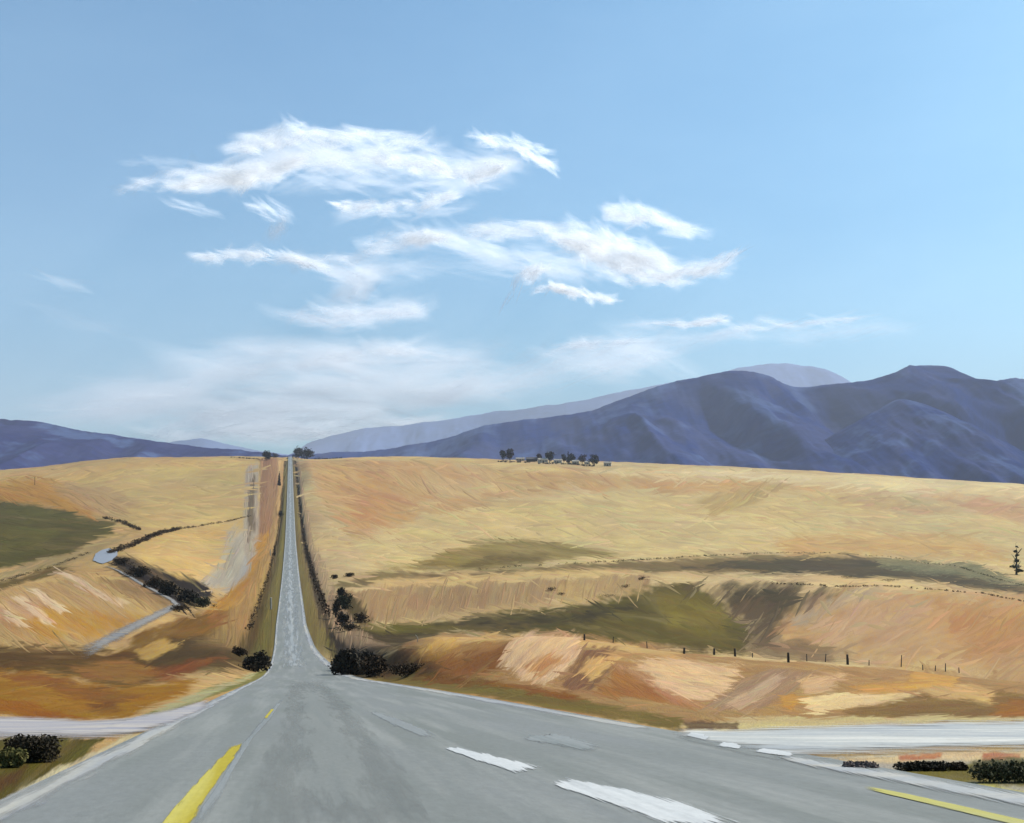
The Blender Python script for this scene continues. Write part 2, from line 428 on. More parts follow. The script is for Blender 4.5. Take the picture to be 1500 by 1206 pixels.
patch([(1345, 1012), (1420, 1002), (1456, 1014), (1450, 1030), (1400, 1026)], (214, 172, 112), -12, 5, 9, .9)
patch([(1480, 1022), (1560, 1030), (1560, 1052), (1450, 1048)], (160, 102, 36), 5, 6, 8)
patch([(520, 984), (620, 992), (760, 1005), (880, 1030), (1000, 1056), (1000, 1072), (860, 1048), (700, 1018), (560, 1000)], (124, 104, 46), -10, 4, 7)
patch([(585, 984), (700, 994), (800, 1008), (850, 1018), (840, 1026), (740, 1008), (620, 998)], (138, 84, 28), -9, 4, 6)
patch([(850, 1018), (940, 1024), (1000, 1038), (1060, 1044), (1040, 1054), (940, 1042), (870, 1030)], (176, 138, 86), -6, 4, 7)
patch([(1000, 1062), (1100, 1052), (1250, 1050), (1420, 1050), (1560, 1050), (1560, 1058), (1300, 1062), (1120, 1074), (1010, 1076)], (204, 182, 130), 3, 4, 7)
patch([(1000, 1058), (1085, 1058), (1080, 1068), (1010, 1068)], (112, 88, 58), 0, 3, 6)
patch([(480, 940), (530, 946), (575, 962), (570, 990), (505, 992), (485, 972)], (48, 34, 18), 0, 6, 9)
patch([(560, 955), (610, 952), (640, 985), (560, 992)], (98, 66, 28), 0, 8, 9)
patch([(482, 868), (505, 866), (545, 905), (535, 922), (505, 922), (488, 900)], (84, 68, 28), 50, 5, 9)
# left hand slope
patch([(-60, 660), (425, 660), (425, 1000), (200, 1090), (-60, 1110)], (196, 160, 106), 3)
patch([(100, 690), (220, 676), (385, 668), (380, 770), (260, 778), (190, 775), (140, 740)], (202, 170, 110), 3, 8, 10)
patch([(-60, 705), (60, 688), (180, 676), (300, 672), (300, 682), (180, 690), (90, 705), (-60, 735)], (205, 168, 110), 6, 5, 8)
patch([(-60, 712), (20, 702), (80, 704), (140, 745), (130, 758), (60, 745), (-60, 735)], (186, 136, 62), -18, 8, 10)
patch([(80, 715), (160, 710), (200, 740), (170, 760), (120, 745)], (184, 148, 104), -20, 7, 10, .8)
patch([(-60, 728), (20, 735), (100, 748), (165, 768), (165, 782), (110, 806), (40, 825), (-60, 850)], (88, 78, 24), -6, 5, 7)
patch([(20, 770), (90, 775), (60, 800), (0, 805)], (104, 94, 32), 0, 12, 10, .7)
patch([(-60, 868), (40, 828), (110, 806), (170, 786), (190, 780), (170, 798), (110, 820), (0, 858), (-60, 878)], (168, 142, 96), 18, 4, 8)
patch([(-60, 872), (0, 852), (70, 832), (112, 822), (105, 836), (40, 852), (-60, 890)], (112, 88, 42), 18, 4, 8)
patch([(190, 800), (250, 780), (378, 770), (372, 830), (330, 866), (270, 862), (225, 838)], (208, 172, 110), 4, 5, 8)
patch([(335, 780), (378, 768), (374, 832), (335, 866), (285, 858), (320, 830)], (172, 164, 150), 60, 10, 9, .9)
patch([(370, 780), (380, 780), (376, 840), (342, 872), (318, 872), (352, 842)], (150, 152, 158), 65, 7, 8, .55)
patch([(-60, 885), (30, 862), (110, 842), (150, 850), (262, 884), (235, 900), (190, 922), (120, 946), (-60, 950)], (188, 152, 100), -28, 6, 10)
patch([(0, 905), (70, 880), (150, 900), (220, 905), (150, 932), (60, 935)], (188, 136, 56), -28, 10, 12, .85)
patch([(0, 885), (60, 868), (80, 885), (40, 905), (-40, 915)], (200, 156, 118), -28, 8, 10, .8)
patch([(150, 850), (200, 845), (262, 880), (240, 892), (190, 872)], (158, 124, 84), -28, 6, 10)
for q in ([(80, 838), (96, 838), (188, 885), (176, 890)], [(42, 862), (56, 861), (98, 895), (88, 900)], [(16, 876), (28, 874), (82, 912), (72, 915)], [(0, 900), (12, 897), (40, 918), (28, 921)]):
    patch(q, (226, 194, 154), -28, 2.5, 6, .9)
patch([(160, 815), (230, 830), (310, 862), (305, 885), (262, 892), (215, 862), (170, 838)], (40, 27, 14), -25, 5, 9)
patch([(380, 672), (408, 672), (404, 760), (388, 800), (374, 800), (378, 720)], (150, 110, 78), 84, 3, 5)
patch([(360, 690), (378, 680), (378, 790), (366, 830), (358, 800)], (176, 160, 138), 84, 4, 6)
patch([(364, 700), (374, 696), (374, 770), (366, 806), (360, 790)], (104, 86, 64), 84, 3, 6, .9)
patch([(374, 800), (396, 770), (396, 850), (388, 905), (330, 905), (295, 898), (330, 872), (362, 845)], (176, 128, 60), 50, 4, 8)
patch([(200, 932), (262, 900), (330, 895), (392, 880), (396, 962), (320, 975), (200, 1000), (150, 965)], (118, 82, 30), 28, 7, 10)
patch([(300, 900), (375, 900), (390, 940), (330, 930)], (150, 98, 50), 30, 8, 9, .8)
patch([(250, 935), (330, 925), (392, 940), (390, 975), (310, 985), (230, 995), (200, 965)], (68, 52, 20), 22, 8, 10, .9)
patch([(200, 955), (240, 935), (262, 945), (215, 972)], (178, 142, 80), 28, 5, 8)
patch([(-60, 948), (60, 948), (130, 952), (200, 962), (250, 990), (180, 1010), (60, 985), (-60, 990)], (92, 64, 18), 4, 7, 10)
patch([(100, 975), (180, 968), (240, 985), (200, 1000), (120, 995)], (150, 104, 48), 5, 6, 9, .8)
patch([(-60, 985), (60, 985), (180, 1008), (290, 992), (270, 1018), (190, 1048), (100, 1058), (-60, 1040)], (154, 106, 24), 8, 8, 12)
patch([(60, 1000), (150, 1005), (210, 1022), (160, 1030), (90, 1022)], (122, 78, 34), 8, 8, 12, .8)
patch([(210, 985), (290, 965), (330, 965), (250, 1000)], (128, 70, 28), 30, 6, 10, .8)
patch([(130, 1030), (170, 1028), (175, 1040), (140, 1042)], (108, 66, 26), 8, 6, 8, .8)
patch([(0, 990), (60, 988), (90, 998), (30, 1004)], (136, 84, 36), 6, 6, 10, .8)
patch([(-60, 1018), (30, 1028), (120, 1050), (150, 1056), (60, 1052), (-60, 1042)], (150, 90, 20), -12, 5, 7)
patch([(200, 1052), (280, 1020), (360, 990), (395, 974), (404, 986), (330, 1014), (240, 1050), (205, 1062)], (128, 122, 66), 26, 4, 7)
patch([(230, 1040), (300, 1012), (370, 985), (374, 990), (300, 1022), (240, 1048)], (182, 172, 128), 26, 3, 6, .8)
patch([(-60, 1060), (60, 1052), (150, 1056), (230, 1048), (235, 1068), (120, 1082), (-60, 1085)], (190, 180, 172), 0, 5, 7)
patch([(90, 1120), (190, 1078), (240, 1066), (160, 1110), (60, 1165), (0, 1200), (-60, 1230), (-60, 1180)], (206, 190, 152), 30, 4, 6)
patch([(-60, 1086), (60, 1080), (150, 1083), (118, 1108), (50, 1146), (0, 1176), (-60, 1206)], (92, 80, 24), 30, 3, 6)
patch([(-60, 1150), (10, 1135), (40, 1122), (20, 1150), (-60, 1175)], (92, 62, 26), 30, 5, 6)
# island between the near road and the side road on the right
patch([(1180, 1112), (1260, 1106), (1400, 1102), (1560, 1098), (1560, 1186), (1470, 1176), (1360, 1158), (1270, 1140)], (186, 176, 156), -3, 4, 5)
patch([(1230, 1116), (1300, 1106), (1430, 1102), (1560, 1100), (1560, 1114), (1430, 1116), (1300, 1118)], (226, 196, 148), 2, 3, 5)
patch([(1315, 1106), (1380, 1104), (1380, 1112), (1318, 1114)], (192, 128, 92), 4, 2, 3)
patch([(1440, 1104), (1495, 1104), (1495, 1112), (1440, 1112)], (192, 128, 92), 4, 2, 3)
patch([(1320, 1128), (1400, 1122), (1560, 1112), (1560, 1156), (1440, 1150), (1350, 1144)], (118, 106, 40), -3, 4, 5)
patch([(1425, 1112), (1560, 1110), (1560, 1154), (1470, 1148), (1420, 1130)], (84, 78, 40), -3, 4, 5)
patch([(1420, 1152), (1500, 1158), (1560, 1164), (1560, 1176), (1480, 1170)], (214, 206, 110), -6, 3, 5)

def poly_sd(px, py, poly):
    """signed distance (+ inside) in the log-polar ground chart"""
    P = np.asarray(poly); n = len(P)
    d2 = np.full(px.shape, 1e18); inside = np.zeros(px.shape, bool)
    for i in range(n):
        ax, ay = P[i]; bx, by = P[(i + 1) % n]
        ex, ey = bx - ax, by - ay
        wx, wy = px - ax, py - ay
        t = np.clip((wx * ex + wy * ey) / (ex * ex + ey * ey + 1e-9), 0, 1)
        d2 = np.minimum(d2, (wx - ex * t) ** 2 + (wy - ey * t) ** 2)
        c = ((ay <= py) & (by > py)) | ((by <= py) & (ay > py))
        if abs(ey) > 1e-9:
            inside ^= c & (px < ax + (py - ay) * ex / ey)
    return np.where(inside, 1, -1) * np.sqrt(d2)

def paint_ground():
    n = GU.size
    U, W = GU.ravel(), GW.ravel()
    col = np.tile(lin((196, 162, 108)), (n, 1)); ang = np.zeros(n)
    for k, (poly, c, a, soft, rag, op) in enumerate(F):
        dense = []
        for i in range(len(poly)):
            (x0, y0), (x1, y1) = poly[i], poly[(i + 1) % len(poly)]
            m = max(1, int(math.hypot(x1 - x0, y1 - y0) / 45))
            dense += [chart(x0 + (x1 - x0) * q / m, y0 + (y1 - y0) * q / m) for q in range(m)]
        D = np.array(dense); pad = soft + rag + 4
        idx = np.where((U > D[:, 0].min() - pad) & (U < D[:, 0].max() + pad) & (W > D[:, 1].min() - pad) & (W < D[:, 1].max() + pad))[0]
        if len(idx) == 0: continue
        u, w = U[idx], W[idx]
        ca, sa = math.cos(R(a)), math.sin(R(a))
        s, t = u * ca + w * sa, -u * sa + w * ca
        nz = fbm(s / 38, t / 9, 11 + k, 4) * 2 * rag + fbm(s / 9, t / 2.2, 71 + k, 2) * rag * 0.9
        sdv = poly_sd(u, w, D) + nz
        al = sstep(-soft, soft, sdv) * op
        al *= np.clip(1 + 0.5 * fbm(s / 60, t / 7, 140 + k, 3), 0, 1)
        cc = lin(c)
        var = 1 + 0.26 * fbm(s / 90, t / 16, 31 + k, 4) + 0.16 * fbm(s / 30, t / 4.0, 51 + k, 3)
        tint = fbm(s / 110, t / 26, 91 + k, 3)
        cv = cc[None, :] * var[:, None] * np.stack([1 + 0.10 * tint, np.ones_like(tint), 1 - 0.22 * tint], 1)
        col[idx] = col[idx] * (1 - al[:, None]) + cv * al[:, None]
        ang[idx] = np.where(al > 0.5, a, ang[idx])
    # verges along the far road: grass, ditch, bare strip
    o, yy, dd = GOUT.ravel(), GY.ravel(), GD.ravel()
    far = sstep(150, 230, yy)
    jit = 2.2 * fbm(W / 30, U / 4, 5, 3)
    sidek = np.where(dd > 0, 1, 0)
    for lo, hi, cr, cl in ((-3, 4.6, (106, 92, 42), (112, 102, 48)), (4.2, 7.6, (44, 32, 16), (84, 66, 30)), (7.0, 13, (168, 138, 108), (164, 132, 84))):
        m = sstep(lo - 1.0, lo + 1.0, o + jit) * sstep(hi + 1.2, hi - 1.2, o + jit) * far * (0.9 if hi < 8 else 0.7)
        cv = np.where(sidek[:, None] == 1, lin(cr)[None, :], lin(cl)[None, :]) * (1 + 0.5 * fbm(W / 22, U / 1.6, 8, 3))[:, None]
        col = col * (1 - m[:, None]) + cv * m[:, None]
        ang = np.where(m > 0.5, 80, ang)
    a = np.radians(ang)
    st = np.stack([U * np.cos(a) + W * np.sin(a), -U * np.sin(a) + W * np.cos(a), ang * 3.7], 1)
    return np.clip(col, 0.004, 0.95) * ALB, st, ang

gcol, gstroke, gang = paint_ground()
nu, nY = GU.shape
_i = np.arange(nu * nY).reshape(nu, nY)
gf = np.stack([_i[:-1, :-1].ravel(), _i[1:, :-1].ravel(), _i[1:, 1:].ravel(), _i[:-1, 1:].ravel()], 1)
GM = ground_mat()
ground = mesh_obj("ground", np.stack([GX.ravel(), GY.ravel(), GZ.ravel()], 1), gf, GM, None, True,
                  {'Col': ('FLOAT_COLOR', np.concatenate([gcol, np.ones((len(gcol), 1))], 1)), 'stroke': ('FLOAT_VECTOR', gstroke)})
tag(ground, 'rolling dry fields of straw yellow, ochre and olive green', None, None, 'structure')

# ------------------------------------------------------------------ roads
def road_mat(name, c1, c2, c3, worn=None):
    m, n, l, b = nodes_of(name)
    uv = attr(n, 'stroke').outputs['Vector']
    a = noise_node(n, l, uv, 1.0, 5, 0.6, (0.9, 0.05, 1))
    c = noise_node(n, l, uv, 1.0, 4, 0.6, (0.28, 0.05, 1))
    g = noise_node(n, l, uv, 1.0, 4, 0.75, (6, 2.5, 1))
    k = mixc(n, l, maprange(n, l, c, 0.35, 0.65, 0, 1), c1, c2)
    k = mixc(n, l, maprange(n, l, a, 0.48, 0.64, 0, .85), k, c3)
    hs = n.new("ShaderNodeHueSaturation"); l.new(k, hs.inputs['Color'])
    l.new(maprange(n, l, g, 0.3, 0.7, 0.9, 1.1), hs.inputs['Value'])
    l.new(hs.outputs[0], b.inputs['Base Color'])
    b.inputs['Roughness'].default_value = 0.8; b.inputs['Specular IOR Level'].default_value = 0.2
    bp = n.new("ShaderNodeBump"); bp.inputs['Strength'].default_value = 0.25; bp.inputs['Distance'].default_value = 0.03
    l.new(g, bp.inputs['Height']); l.new(bp.outputs[0], b.inputs['Normal'])
    if worn:                                      # thins out towards its rim in streaks; Col.r is 0 at the rim, 1 inside
        sc = n.new("ShaderNodeSeparateColor"); l.new(attr(n, 'Col').outputs['Color'], sc.inputs[0])
        e1 = noise_node(n, l, uv, 1.0, 4, 0.6, worn[0])
        ad = n.new("ShaderNodeMath"); ad.operation = 'ADD'
        l.new(maprange(n, l, e1, 0.3, 0.7, -worn[1], worn[1]), ad.inputs[0]); l.new(sc.outputs[0], ad.inputs[1])
        l.new(maprange(n, l, ad.outputs[0], worn[2], worn[3], 0, worn[4] if len(worn) > 4 else 1), b.inputs['Alpha'])
    return m

ROAD = road_mat("asphalt", alb(138, 143, 140), alb(149, 153, 154), alb(164, 167, 165))
SHOULDER = road_mat("pale_shoulder", alb(196, 198, 200), alb(178, 182, 190), alb(216, 212, 200), ((4.0, 0.16, 1), .45, .05, .7, .92))
GRAVEL = road_mat("white_gravel", alb(206, 208, 208), alb(186, 190, 196), alb(226, 220, 208), ((0.5, 5.0, 1), .4, .1, .7, .95))
SIDE = road_mat("pale_gravel", alb(206, 208, 206), alb(184, 190, 196), alb(246, 244, 238), ((2.2, 0.16, 1), .3, .1, .6))
SIDEL = road_mat("dusty_gravel", alb(192, 187, 190), alb(176, 175, 186), alb(218, 208, 198), ((2.2, 0.16, 1), .3, .1, .6))
WHITE = road_mat("white_road_paint", alb(236, 238, 240), alb(222, 226, 230), alb(200, 204, 208), ((9.0, 0.6, 1), .5, .1, .55))
FADED = road_mat("faded_road_paint", alb(180, 186, 188), alb(164, 170, 174), alb(154, 162, 164), ((5.0, 0.3, 1), .5, .1, .9, .8))
WORNL = road_mat("pale_worn_asphalt", alb(184, 190, 194), alb(168, 176, 182), alb(206, 208, 206), ((1.4, 0.06, 1), .7, .1, 1.0, .9))
WORNP = road_mat("worn_asphalt", alb(168, 172, 170), alb(156, 161, 160), alb(150, 156, 156), ((2.2, 0.25, 1), .55, .0, 1.5, .8))
YELLOW = road_mat("yellow_road_paint", alb(214, 196, 62), alb(194, 176, 50), alb(222, 210, 110), ((9.0, 0.5, 1), .45, .1, .5))
PALEY = road_mat("worn_yellow_paint", alb(212, 204, 110), alb(200, 194, 120), alb(206, 206, 160), ((9.0, 0.5, 1), .5, .1, .7))

def rlift(Y): return 0.004 + 0.00002 * Y

def road_strip(name, mat, lo, hi, y0, y1, lift, parent=None, nx=6, rag=0.0, seed=1, steps=None):
    """sheet between two cross offsets (functions of distance) following the road's profile"""
    steps = steps or max(12, int(140 * math.log(y1 / y0)))
    Y = np.geomspace(y0, y1, steps); V = []; S = []; E = []
    for j, y in enumerate(Y):
        a, b = float(lo(y)), float(hi(y))
        if rag:
            a += rag * float(fbm(np.array([y * .9]), np.array([3.3]), seed, 3)[0]) * 2
            b += rag * float(fbm(np.array([y * .9]), np.array([8.3]), seed + 5, 3)[0]) * 2
        for i in range(nx + 1):
            d = a + (b - a) * i / nx
            V.append((float(road_c(y)) + d, y, float(road_z(y)) + lift * (1 + y * 0.03)))
            S.append((d, y, 0)); e = min(i, nx - i) / (nx / 2) if nx > 1 else 1
            E.append((min(e, min(j, steps - 1 - j) / 4 + .0), 0, 0, 1))
    k = np.arange(steps * (nx + 1)).reshape(steps, nx + 1)
    f = np.stack([k[:-1, :-1].ravel(), k[:-1, 1:].ravel(), k[1:, 1:].ravel(), k[1:, :-1].ravel()], 1)
    return mesh_obj(name, np.array(V), f, mat, parent, True, {'stroke': ('FLOAT_VECTOR', np.array(S)), 'Col': ('FLOAT_COLOR', np.array(E))})

road = road_strip("road", ROAD, road_l, road_r, 3, 2300, 0.012, None, 10)
tag(road, 'straight grey asphalt road running over the far hill', None, None, 'structure')
# edge bands, lane lines (painted on the road)
road_strip("edge_line", SHOULDER, lambda y: road_r(y) - np.interp(y, [3, 30, 60, 120, 300, 2000], [.15, .9, 1.5, 2.0, 1.0, 1.4]), road_r, 31, 2250, 0.016, road, 2, 0.12, 3)
road_strip("edge_line", SHOULDER, lambda y: road_l(y), lambda y: road_l(y) + np.interp(y, [3, 15, 40, 120, 300, 2000], [.5, .7, .8, 0.5, 0.6, 1.0]), 9, 2250, 0.016, road, 2, 0.12, 9)

def offs(px, Y): return (px - 425.0) * Y / FPX            # cross offset of a column at distance Y
def plane_Y(py): return 3000.0 / (py - 972.0)
def line_px(name, mat, left, right, lift, rag=0.02, seed=2):
    """marking given by matching points of its two edges, (column,row) of the reference"""
    yl = [plane_Y(p[1]) for p in left]; dl = [offs(p[0], y) for p, y in zip(left, yl)]
    yr = [plane_Y(p[1]) for p in right]; dr = [offs(p[0], y) for p, y in zip(right, yr)]
    n = 24; V = []; S = []; E = []
    for i in range(n + 1):
        t = i / n; q = t * (len(left) - 1); k = min(int(q), len(left) - 2); f = q - k
        a = (dl[k] * (1 - f) + dl[k + 1] * f, yl[k] * (1 - f) + yl[k + 1] * f)
        b = (dr[k] * (1 - f) + dr[k + 1] * f, yr[k] * (1 - f) + yr[k + 1] * f)
        for j in range(5):
            d, y = a[0] + (b[0] - a[0]) * j / 4, a[1] + (b[1] - a[1]) * j / 4
            if j in (0, 4): d += rag * float(fbm(np.array([i * .6]), np.array([j * 3.1]), seed, 3)[0]) * 2
            V.append((float(road_c(y)) + d, y, float(road_z(y)) + lift * (1 + y * 0.03))); S.append((d * 1.6, y, seed)); E.append((min(min(j, 4 - j) / 2 * 2.2, min(i, n - i) / 3), 0, 0, 1))
    k = np.arange((n + 1) * 5).reshape(n + 1, 5)
    f = np.stack([k[:-1, :-1].ravel(), k[:-1, 1:].ravel(), k[1:, 1:].ravel(), k[1:, :-1].ravel()], 1)
    return mesh_obj(name, np.array(V), f, mat, road, True, {'stroke': ('FLOAT_VECTOR', np.array(S)), 'Col': ('FLOAT_COLOR', np.array(E))})

line_px("centre_line", YELLOW, [(222, 1225), (290, 1145), (345, 1090)], [(268, 1225), (322, 1145), (357, 1090)], 0.0205, 0.05)
line_px("centre_line", YELLOW, [(386, 1054), (398, 1040)], [(391, 1054), (402, 1040)], 0.0205, 0.02, 4)
line_px("faded_line", FADED, [(268, 1225), (322, 1145), (357, 1090), (386, 1054), (410, 1026)], [(292, 1225), (335, 1145), (366, 1090), (397, 1054), (418, 1022)], 0.0175, 0.06, 5)
line_px("lane_dash", WHITE, [(828, 1141), (914, 1158), (1000, 1177), (1100, 1213)], [(798, 1149), (860, 1170), (923, 1193), (985, 1214)], 0.0205, 0.05, 6)
line_px("lane_dash", WHITE, [(662, 1095), (717, 1108), (800, 1126)], [(645, 1097), (700, 1117), (756, 1136)], 0.0205, 0.1, 7)
line_px("faded_line", FADED, [(545, 1042), (590, 1056), (648, 1080)], [(538, 1044), (575, 1064), (628, 1086)], 0.0175, 0.1, 8)
line_px("faded_line", FADED, [(770, 1078), (820, 1076), (890, 1096)], [(764, 1086), (800, 1092), (870, 1104)], 0.0175, 0.25, 9)
line_px("edge_line", PALEY, [(1262, 1152), (1360, 1172), (1480, 1199), (1560, 1216)], [(1262, 1157), (1355, 1180), (1470, 1208), (1540, 1224)], 0.0205, 0.03, 10)

def quad_sheet(name, mat, left, right, lift, label=None, n=60, m=10, rag=0.25, k0=1.0):
    """loose surface lying on the ground between two lines of reference points"""
    def walk(pts, k):
        q = [at(*p) for p in pts]; out = []
        for i in range(k + 1):
            t = i / k * (len(q) - 1); a = min(int(t), len(q) - 2); out.append(q[a].lerp(q[a + 1], t - a))
        return out
    A, B = walk(left, n), walk(right, n); V = []; S = []; E = []
    for i in range(n + 1):
        for j in range(m + 1):
            p = A[i].lerp(B[i], j / m)
            if j in (0, m): p.y += rag * 2 * float(fbm(np.array([p.x * .5]), np.array([j * 2.7]), 77, 3)[0])
            dd = p.x - float(road_c(p.y))
            zz = hgt(p.x, p.y)
            if float(road_l(p.y)) - 1.5 < dd < float(road_r(p.y)) + 1.5: zz = max(zz, float(road_z(p.y)))
            V.append((p.x, p.y, zz + lift * (1 + p.y * 0.03))); S.append((p.y * 1.0, p.x * 2.6, 0)); E.append((min(min(j, m - j) / (m / 2) * 1.2, min(i, n - i) / 9), 0, 0, 1))
    k = np.arange((n + 1) * (m + 1)).reshape(n + 1, m + 1)
    f = np.stack([k[:-1, :-1].ravel(), k[:-1, 1:].ravel(), k[1:, 1:].ravel(), k[1:, :-1].ravel()], 1)
    o = mesh_obj(name, np.array(V), f, mat, None, True, {'stroke': ('FLOAT_VECTOR', np.array(S)), 'Col': ('FLOAT_COLOR', np.array(E))})
    return tag(o, label, None, None, 'structure')

quad_sheet("side_road", SIDE, [(985, 1082), (1060, 1100), (1150, 1124), (1210, 1118), (1280, 1112), (1400, 1106), (1620, 1102), (2300, 1098)],
           [(985, 1070), (1060, 1069), (1150, 1064), (1210, 1061), (1280, 1058), (1400, 1055), (1620, 1052), (2300, 1048)], 0.018, 'pale gravel side road joining from the right', 90, 14, 0.4)
quad_sheet("side_road", SIDEL, [(-700, 1092), (-180, 1090), (60, 1086), (130, 1087), (190, 1082), (250, 1066), (310, 1040)],
           [(-700, 1036), (-180, 1040), (60, 1050), (130, 1056), (190, 1052), (250, 1040), (310, 1024)], 0.018, 'pale dusty side road joining from the left', 90, 14, 0.4)
quad_sheet("shoulder", GRAVEL, [(1140, 1126), (1220, 1146), (1300, 1160), (1420, 1186), (1620, 1224)],
           [(1140, 1112), (1220, 1122), (1300, 1132), (1420, 1154), (1620, 1184)], 0.0225, 'white gravel shoulder beside the yellow edge line', 90, 10, .1)
# worn patches on the carriageway
def worn(left, right, lift, seed):
    return line_px("worn_patch", WORNP, left, right, lift, 0.25, seed)
worn([(424, 998), (410, 1050), (385, 1130), (340, 1225)], [(474, 998), (530, 1050), (600, 1130), (640, 1225)], 0.0145, 21)
worn([(1000, 1074), (1040, 1082), (1100, 1096), (1170, 1110)], [(985, 1084), (1040, 1096), (1100, 1110), (1150, 1118)], 0.0150, 22)
road_strip('worn_patch', WORNL, lambda y: np.interp(y, [150, 300, 2000], [-1.5, -2.6, -2.8]), lambda y: np.interp(y, [150, 300, 2000], [3.0, 2.8, 3.0]), 165, 2250, 0.015, road, 6, .3, 17)
for a, b, c, d, k in ((1003, 1074, 1040, 1086, 31), (1050, 1089, 1088, 1099, 32), (1105, 1098, 1165, 1110, 33)):
    line_px("lane_dash", WHITE, [(a + 8, b), ((a + c) / 2 + 8, (b + d) / 2 - 3), (c, d - 4)], [(a, b + 6), ((a + c) / 2, (b + d) / 2 + 4), (c - 6, d + 1)], 0.0235, 0.08, k)

# ------------------------------------------------------------------ mountains
def mountain_mat(name, c1, c2, c3, sc):
    m, n, l, b = nodes_of(name)
    st = attr(n, 'stroke').outputs['Vector']
    a = noise_node(n, l, st, 1.0, 5, 0.6, (0.016 * sc, 0.03 * sc, 1), (0, 0, 0.6))
    c = noise_node(n, l, st, 1.0, 4, 0.6, (0.010 * sc, 0.028 * sc, 1), (0, 0, -0.5))
    g = noise_node(n, l, st, 1.0, 4, 0.65, (0.05, 0.4, 1), (0, 0, 0.7))
    k = mixc(n, l, maprange(n, l, a, 0.46, 0.55, 0, 1), c1, c2)
    k = mixc(n, l, maprange(n, l, c, 0.53, 0.60, 0, .7), k, c3)
    hs = n.new("ShaderNodeHueSaturation"); l.new(k, hs.inputs['Color'])
    l.new(maprange(n, l, g, 0.3, 0.7, 0.75, 1.25), hs.inputs['Value'])
    l.new(hs.outputs[0], b.inputs['Base Color'])
    b.inputs['Roughness'].default_value = 1.0; b.inputs['Specular IOR Level'].default_value = 0.0
    return m

def ridge(name, sky_pts, dist, depth, mat, seed, rough, label):
    """a range whose crest line passes the given skyline, with spurs running down towards the valley"""
    sp = np.array(sky_pts, float)
    u = np.arange(sp[0, 0], sp[-1, 0] + .1, 2.0)
    row = pchip(sp[:, 0], sp[:, 1], u) + 2.2 * fbm(u / 22, u * 0 + 3.3, seed, 4) * 2
    X0 = (u - CX) * dist / FPX
    zc = (VH - row) * dist / FPX
    T = np.concatenate([np.linspace(-1, 0, 70), np.linspace(0, 0.6, 14)[1:]])
    V = np.zeros((len(u), len(T), 3)); S = np.zeros_like(V)
    crest_y = dist + depth * 0.22 * fbm(X0 / (dist * 0.12), X0 * 0 + 1.7, seed + 4, 3) * 2
    for j, t in enumerate(T):
        Y = crest_y + t * depth
        x = X0 * Y / dist if t > 0 else X0
        fall = (1 - abs(t)) ** 1.25 if t < 0 else (1 - t * 0.9) ** 1.2
        spur = 1 - 2 * np.abs(fbm(x / (depth * 0.38) + 0.35 * t, Y / (depth * 1.7), seed + 9, 4)) * 1.6
        z = zc * fall + (spur - 0.72) * rough * np.maximum(zc, 40) * np.minimum(abs(t) * 4, 1) * (1 - abs(t) * 0.5)
        z = z + zc * 0.10 * np.minimum(abs(t) * 5, 1) * fbm(x / (depth * 0.11) + 0.8 * t, Y / (depth * 0.30), seed + 14, 5) * 2
        z = np.minimum(z, zc * (1 - 0.10 * min(abs(t) * 6, 1)) * Y / dist) if t < 0 else z
        V[:, j] = np.stack([x, Y + 0 * x, z - (20 if j == 0 else 0)], 1)
        S[:, j] = np.stack([u, 0 * u + t * 160 + seed * 31, u * 0 + seed], 1)
    k = np.arange(len(u) * len(T)).reshape(len(u), len(T))
    f = np.stack([k[:-1, :-1].ravel(), k[1:, :-1].ravel(), k[1:, 1:].ravel(), k[:-1, 1:].ravel()], 1)
    o = mesh_obj(name, V.reshape(-1, 3), f, mat, None, True, {'stroke': ('FLOAT_VECTOR', S.reshape(-1, 3))})
    return tag(o, label, None, None, 'structure')

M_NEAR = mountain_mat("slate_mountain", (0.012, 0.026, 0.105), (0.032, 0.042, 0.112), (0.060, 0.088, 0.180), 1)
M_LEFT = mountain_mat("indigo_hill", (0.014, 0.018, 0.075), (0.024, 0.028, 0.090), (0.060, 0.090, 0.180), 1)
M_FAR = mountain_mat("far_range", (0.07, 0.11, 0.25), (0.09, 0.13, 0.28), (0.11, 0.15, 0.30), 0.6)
ridge("mountain_range", [(425, 664), (470, 661), (520, 658), (600, 648), (660, 637), (720, 624), (800, 613), (860, 604), (900, 590), (940, 576), (980, 562), (1020, 552), (1060, 546),
      (1100, 549), (1140, 555), (1180, 562), (1220, 564), (1260, 561), (1290, 553), (1318, 541), (1345, 531), (1370, 532), (1400, 541), (1430, 552), (1450, 559), (1480, 553), (1520, 548), (1620, 556), (1800, 600), (2100, 650)],
      6000, 2600, M_NEAR, 21, 0.42, 'dark slate blue mountain range with two rounded summits')
ridge("mountain_spur", [(1130, 690), (1180, 664), (1240, 628), (1300, 598), (1345, 578), (1385, 590), (1430, 620), (1480, 650), (1540, 672), (1620, 690)],
      4700, 1500, M_NEAR, 33, 0.25, 'slate blue triangular spur below the sharper summit')
ridge("indigo_hills", [(-700, 590), (-300, 600), (-100, 612), (0, 617), (40, 620), (75, 622), (110, 629), (160, 637), (220, 645), (300, 655), (370, 662), (412, 667), (470, 676)],
      4600, 1700, M_LEFT, 45, 0.35, 'dark indigo hills falling towards the road')
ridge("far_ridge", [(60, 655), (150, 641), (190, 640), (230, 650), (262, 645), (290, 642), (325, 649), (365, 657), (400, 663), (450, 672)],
      19000, 5000, M_FAR, 57, 0.15, 'pale lavender ridge behind the indigo hills')
